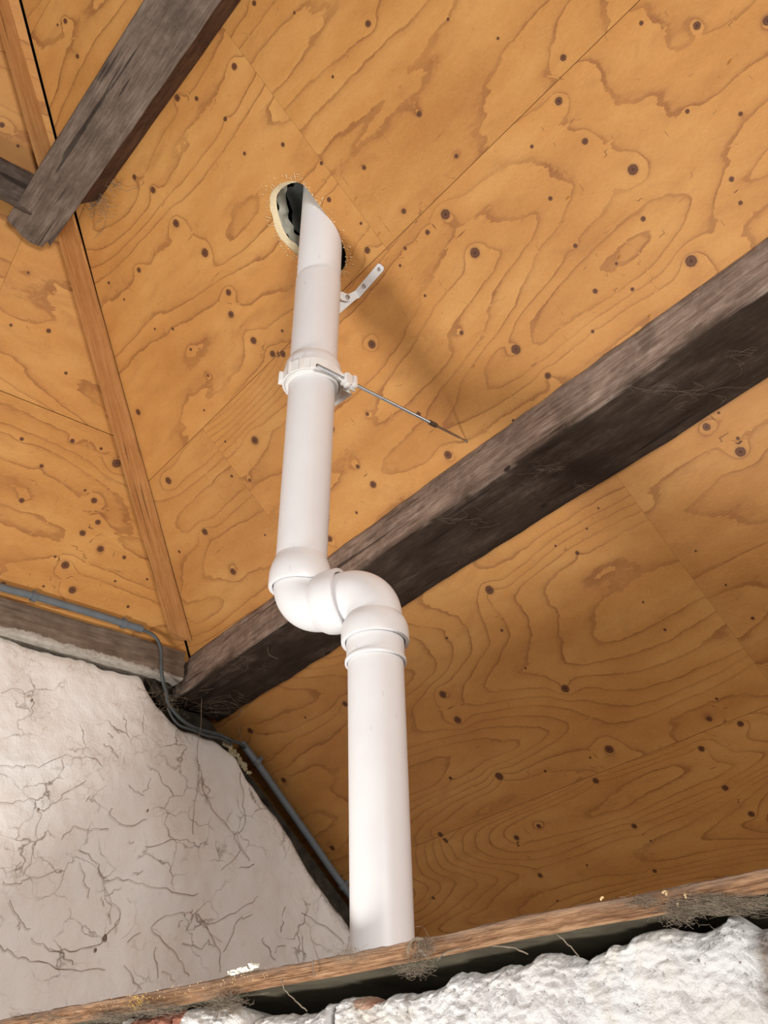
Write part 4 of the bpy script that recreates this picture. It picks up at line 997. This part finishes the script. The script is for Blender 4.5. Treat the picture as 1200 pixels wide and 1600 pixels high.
tangle(bm, (40, 285), fh, 14, 10, 20, 0.0008, 6); 
strand(bm, [onA(8, 300, 0.13), onA(20, 302, 0.13), onA(35, 292, 0.12), onA(48, 275, 0.11)], 0.0015, 0.002, seed=7)
fg = lambda x, y, o_: onA(x, y, 0.012 + abs(o_))
tangle(bm, (150, 325), fg, 12, 9, 26, 0.0006, 8); tangle(bm, (175, 290), fg, 8, 8, 12, 0.0005, 9)
w3 = bm_obj('cobweb', bm, M_webl, None, True); tag(w3, 'wispy cobwebs around the broken end of the upper left beam', 'cobweb', kind='stuff')
bm = bmesh.new()
fP = lambda x, y, o_: onPb(x, y, 0.004 + abs(o_) * 0.5)
pb0 = purlin_low(-1.5)[1]
def onPb(px, py, off):
    r = ray(px, py); return EYE + r * (((pb0 + e1 * off - EYE) @ e1) / (r @ e1))
for c, w, h, n in [((860, 735), 26, 12, 26), ((915, 760), 18, 6, 18), ((1060, 620), 50, 20, 22), ((720, 810), 30, 12, 16), ((480, 985), 40, 18, 18), ((390, 1040), 30, 16, 22), ((1150, 560), 30, 14, 12)]:
    tangle(bm, c, fP, w * 0.6, h * 0.5, n // 2, 0.0002, int(c[0]) + 7)
w8 = bm_obj('cobweb', bm, M_web, None, True); tag(w8, 'thin cobweb threads clinging to the dark underside of the long roof beam', 'cobweb', kind='stuff')
# cobwebs and dust under and over the board
def onBE(px, py, off=0.0):
    r = ray(px, py); t = ((BP + bn * off - EYE) @ bn) / (r @ bn); return EYE + r * t
bm = bmesh.new(); fe = lambda x, y, o_: onBE(x, y, 0.006 + abs(o_) * 0.6)
for c, w, h, n in [((350, 1568), 16, 8, 60), ((175, 1590), 18, 4, 40), ((245, 1578), 22, 4, 40), ((540, 1490), 14, 6, 16), ((665, 1480), 10, 8, 18), ((650, 1512), 14, 7, 24), ((1130, 1412), 34, 6, 110), ((1060, 1425), 14, 8, 40), ((1000, 1410), 14, 4, 20), ((60, 1590), 25, 4, 20)]:
    tangle(bm, c, fe, w * 0.8, h, n * 4, 0.0002, int(c[0]))
strand(bm, [onBE(638, 1490, 0.008), onBE(640, 1475, 0.010), onBE(650, 1466, 0.010), onBE(662, 1466, 0.01)], 0.0022, 0.001, seed=61)
strand(bm, [onBE(655, 1470, 0.008), onBE(656, 1482, 0.010), onBE(664, 1492, 0.008), onBE(668, 1496, 0.008)], 0.0022, 0.001, seed=62)
strand(bm, [onBE(440, 1532, 0.004), onBE(446, 1548, -0.005), onBE(462, 1564, -0.01), onBE(480, 1580, -0.01)], 0.0011, 0.001, seed=63)
strand(bm, [onBE(684, 1500, 0.002), onBE(700, 1486, 0.003), onBE(760, 1478, 0.003), onBE(800, 1480, 0.0), onBE(825, 1492, -0.005)], 0.0011, 0.001, seed=64)
strand(bm, [onBE(870, 1460, 0.002), onBE(884, 1472, 0.0), onBE(905, 1494, -0.005)], 0.0009, 0.001, seed=65)
strand(bm, [onBE(490, 1500, 0.006), onBE(488, 1510, 0.007), onBE(492, 1526, 0.006)], 0.0016, 0.001, seed=66)
w4 = bm_obj('cobweb', bm, M_webl, None, True); tag(w4, 'grey dusty cobwebs hanging along the rough edge of the timber board', 'cobweb', kind='stuff')
# chips of wood
def chips(bm, pts_fn, n, seed, sz, mat=0):
    rs = random.Random(seed)
    for i in range(n):
        p, nrm = pts_fn(rs); a = np.array([rs.gauss(0, 1) for _ in range(3)]); a -= nrm * (a @ nrm); a /= np.linalg.norm(a); b_ = np.cross(nrm, a)
        l = sz * rs.uniform(0.6, 2.2); w = sz * rs.uniform(0.25, 0.5); rings = []
        for k in range(4):
            t = k / 3 - 0.5; c = p + a * l * t + nrm * (0.0006 + sz * 0.5 * (1 - (2 * t) ** 2)) ; ww = w * (1 - abs(t)); rings.append([c - b_ * ww, c - b_ * ww + nrm * 0.0006, c + b_ * ww + nrm * 0.0006, c + b_ * ww])
        loft(bm, rings, mat=mat)
bm = bmesh.new(); hc = np.mean(hole, 0)
def around(rs):
    i = rs.randrange(len(hole)); p = hole[i]; d = p - hc; d /= np.linalg.norm(d)
    return p + d * abs(rs.gauss(0, 0.012)) + NA * 0.0005, NA
chips(bm, around, 230, 3, 0.0032)
w5 = bm_obj('wood_splinters', bm, M_chip, None, False); tag(w5, 'pale wood splinters and shavings stuck around the pipe hole in the plywood', 'wood splinters', kind='stuff')
bm = bmesh.new()
def edgef(rs):
    px = rs.gauss(215, 9); py = 1551 - (px - 215) * 0.19 + rs.uniform(2, 26); return onBE(px, py, 0.008), bn
chips(bm, edgef, 70, 5, 0.0016, 0)
def edgeg(rs):
    px = rs.uniform(150, 420); py = 1565 - (px - 150) * 0.19 + rs.uniform(-3, 14); return onBE(px, py, 0.006), bn
chips(bm, edgeg, 70, 6, 0.0015, 1)
for px, py in [(1038,1394),(1042,1397),(1071,1398),(1072,1402),(1060,1414),(941,1404)]:
    p = onBE(px, py, 0.008); chips(bm, lambda rs: (p, bn), 2, px, 0.0035, 1)
w6 = bm_obj('wood_shavings', bm, [M_yel, M_chip], None, False); tag(w6, 'yellow and white wood shavings scattered on the edge of the timber board', 'wood shavings', kind='stuff')
bm = bmesh.new(); pl = [onBE(px, py, 0.004) for px, py in [(362,1522),(372,1519),(384,1516),(396,1512)]]
for i, p in enumerate(pl): blob(bm, p + np.array([0, 0, 0.002]), 0.0085, i, (1.3, 0.9, 0.45), 3, 0.8)
w7 = bm_obj('plaster_flake', bm, M_flake, None, False); tag(w7, 'jagged cream flake of plaster lying on the timber board edge', 'plaster flake')
# screw tips poking through the boards
ref = None
for i, (px, py, lab) in enumerate([(557, 309, 'right of the pipe hole'), (593, 364, 'beside the joint right of the pipe hole'), (888, 308, 'midway up the upper right plywood'), (968, 401, 'left of the big knot near the lower beam'),
        (741, 571, 'inside the pipe shadow above the rod end'), (1141, 95, 'near the upper right corner'), (1015, 493, 'close above the lower beam edge')]):
    p = onA(px, py, 0.0)
    if ref is None:
        bm = bmesh.new(); lathe(bm, (0, 0, 0), NA, [(-0.004, 0.0028), (0.003, 0.0026), (0.007, 0.0003)], 10); ref = bm_obj('screw_tip', bm, simple('brass_tip', (0.80, 0.66, 0.35), 0.25, 0.5, 1.0), None); o = ref
    else: o = ref.copy(); C.objects.link(o)
    o.location = p; tag(o, 'tiny shiny screw tip in the plywood, ' + lab, 'screw tip', 'screw tips in the plywood')
print('done', len(bpy.data.objects))
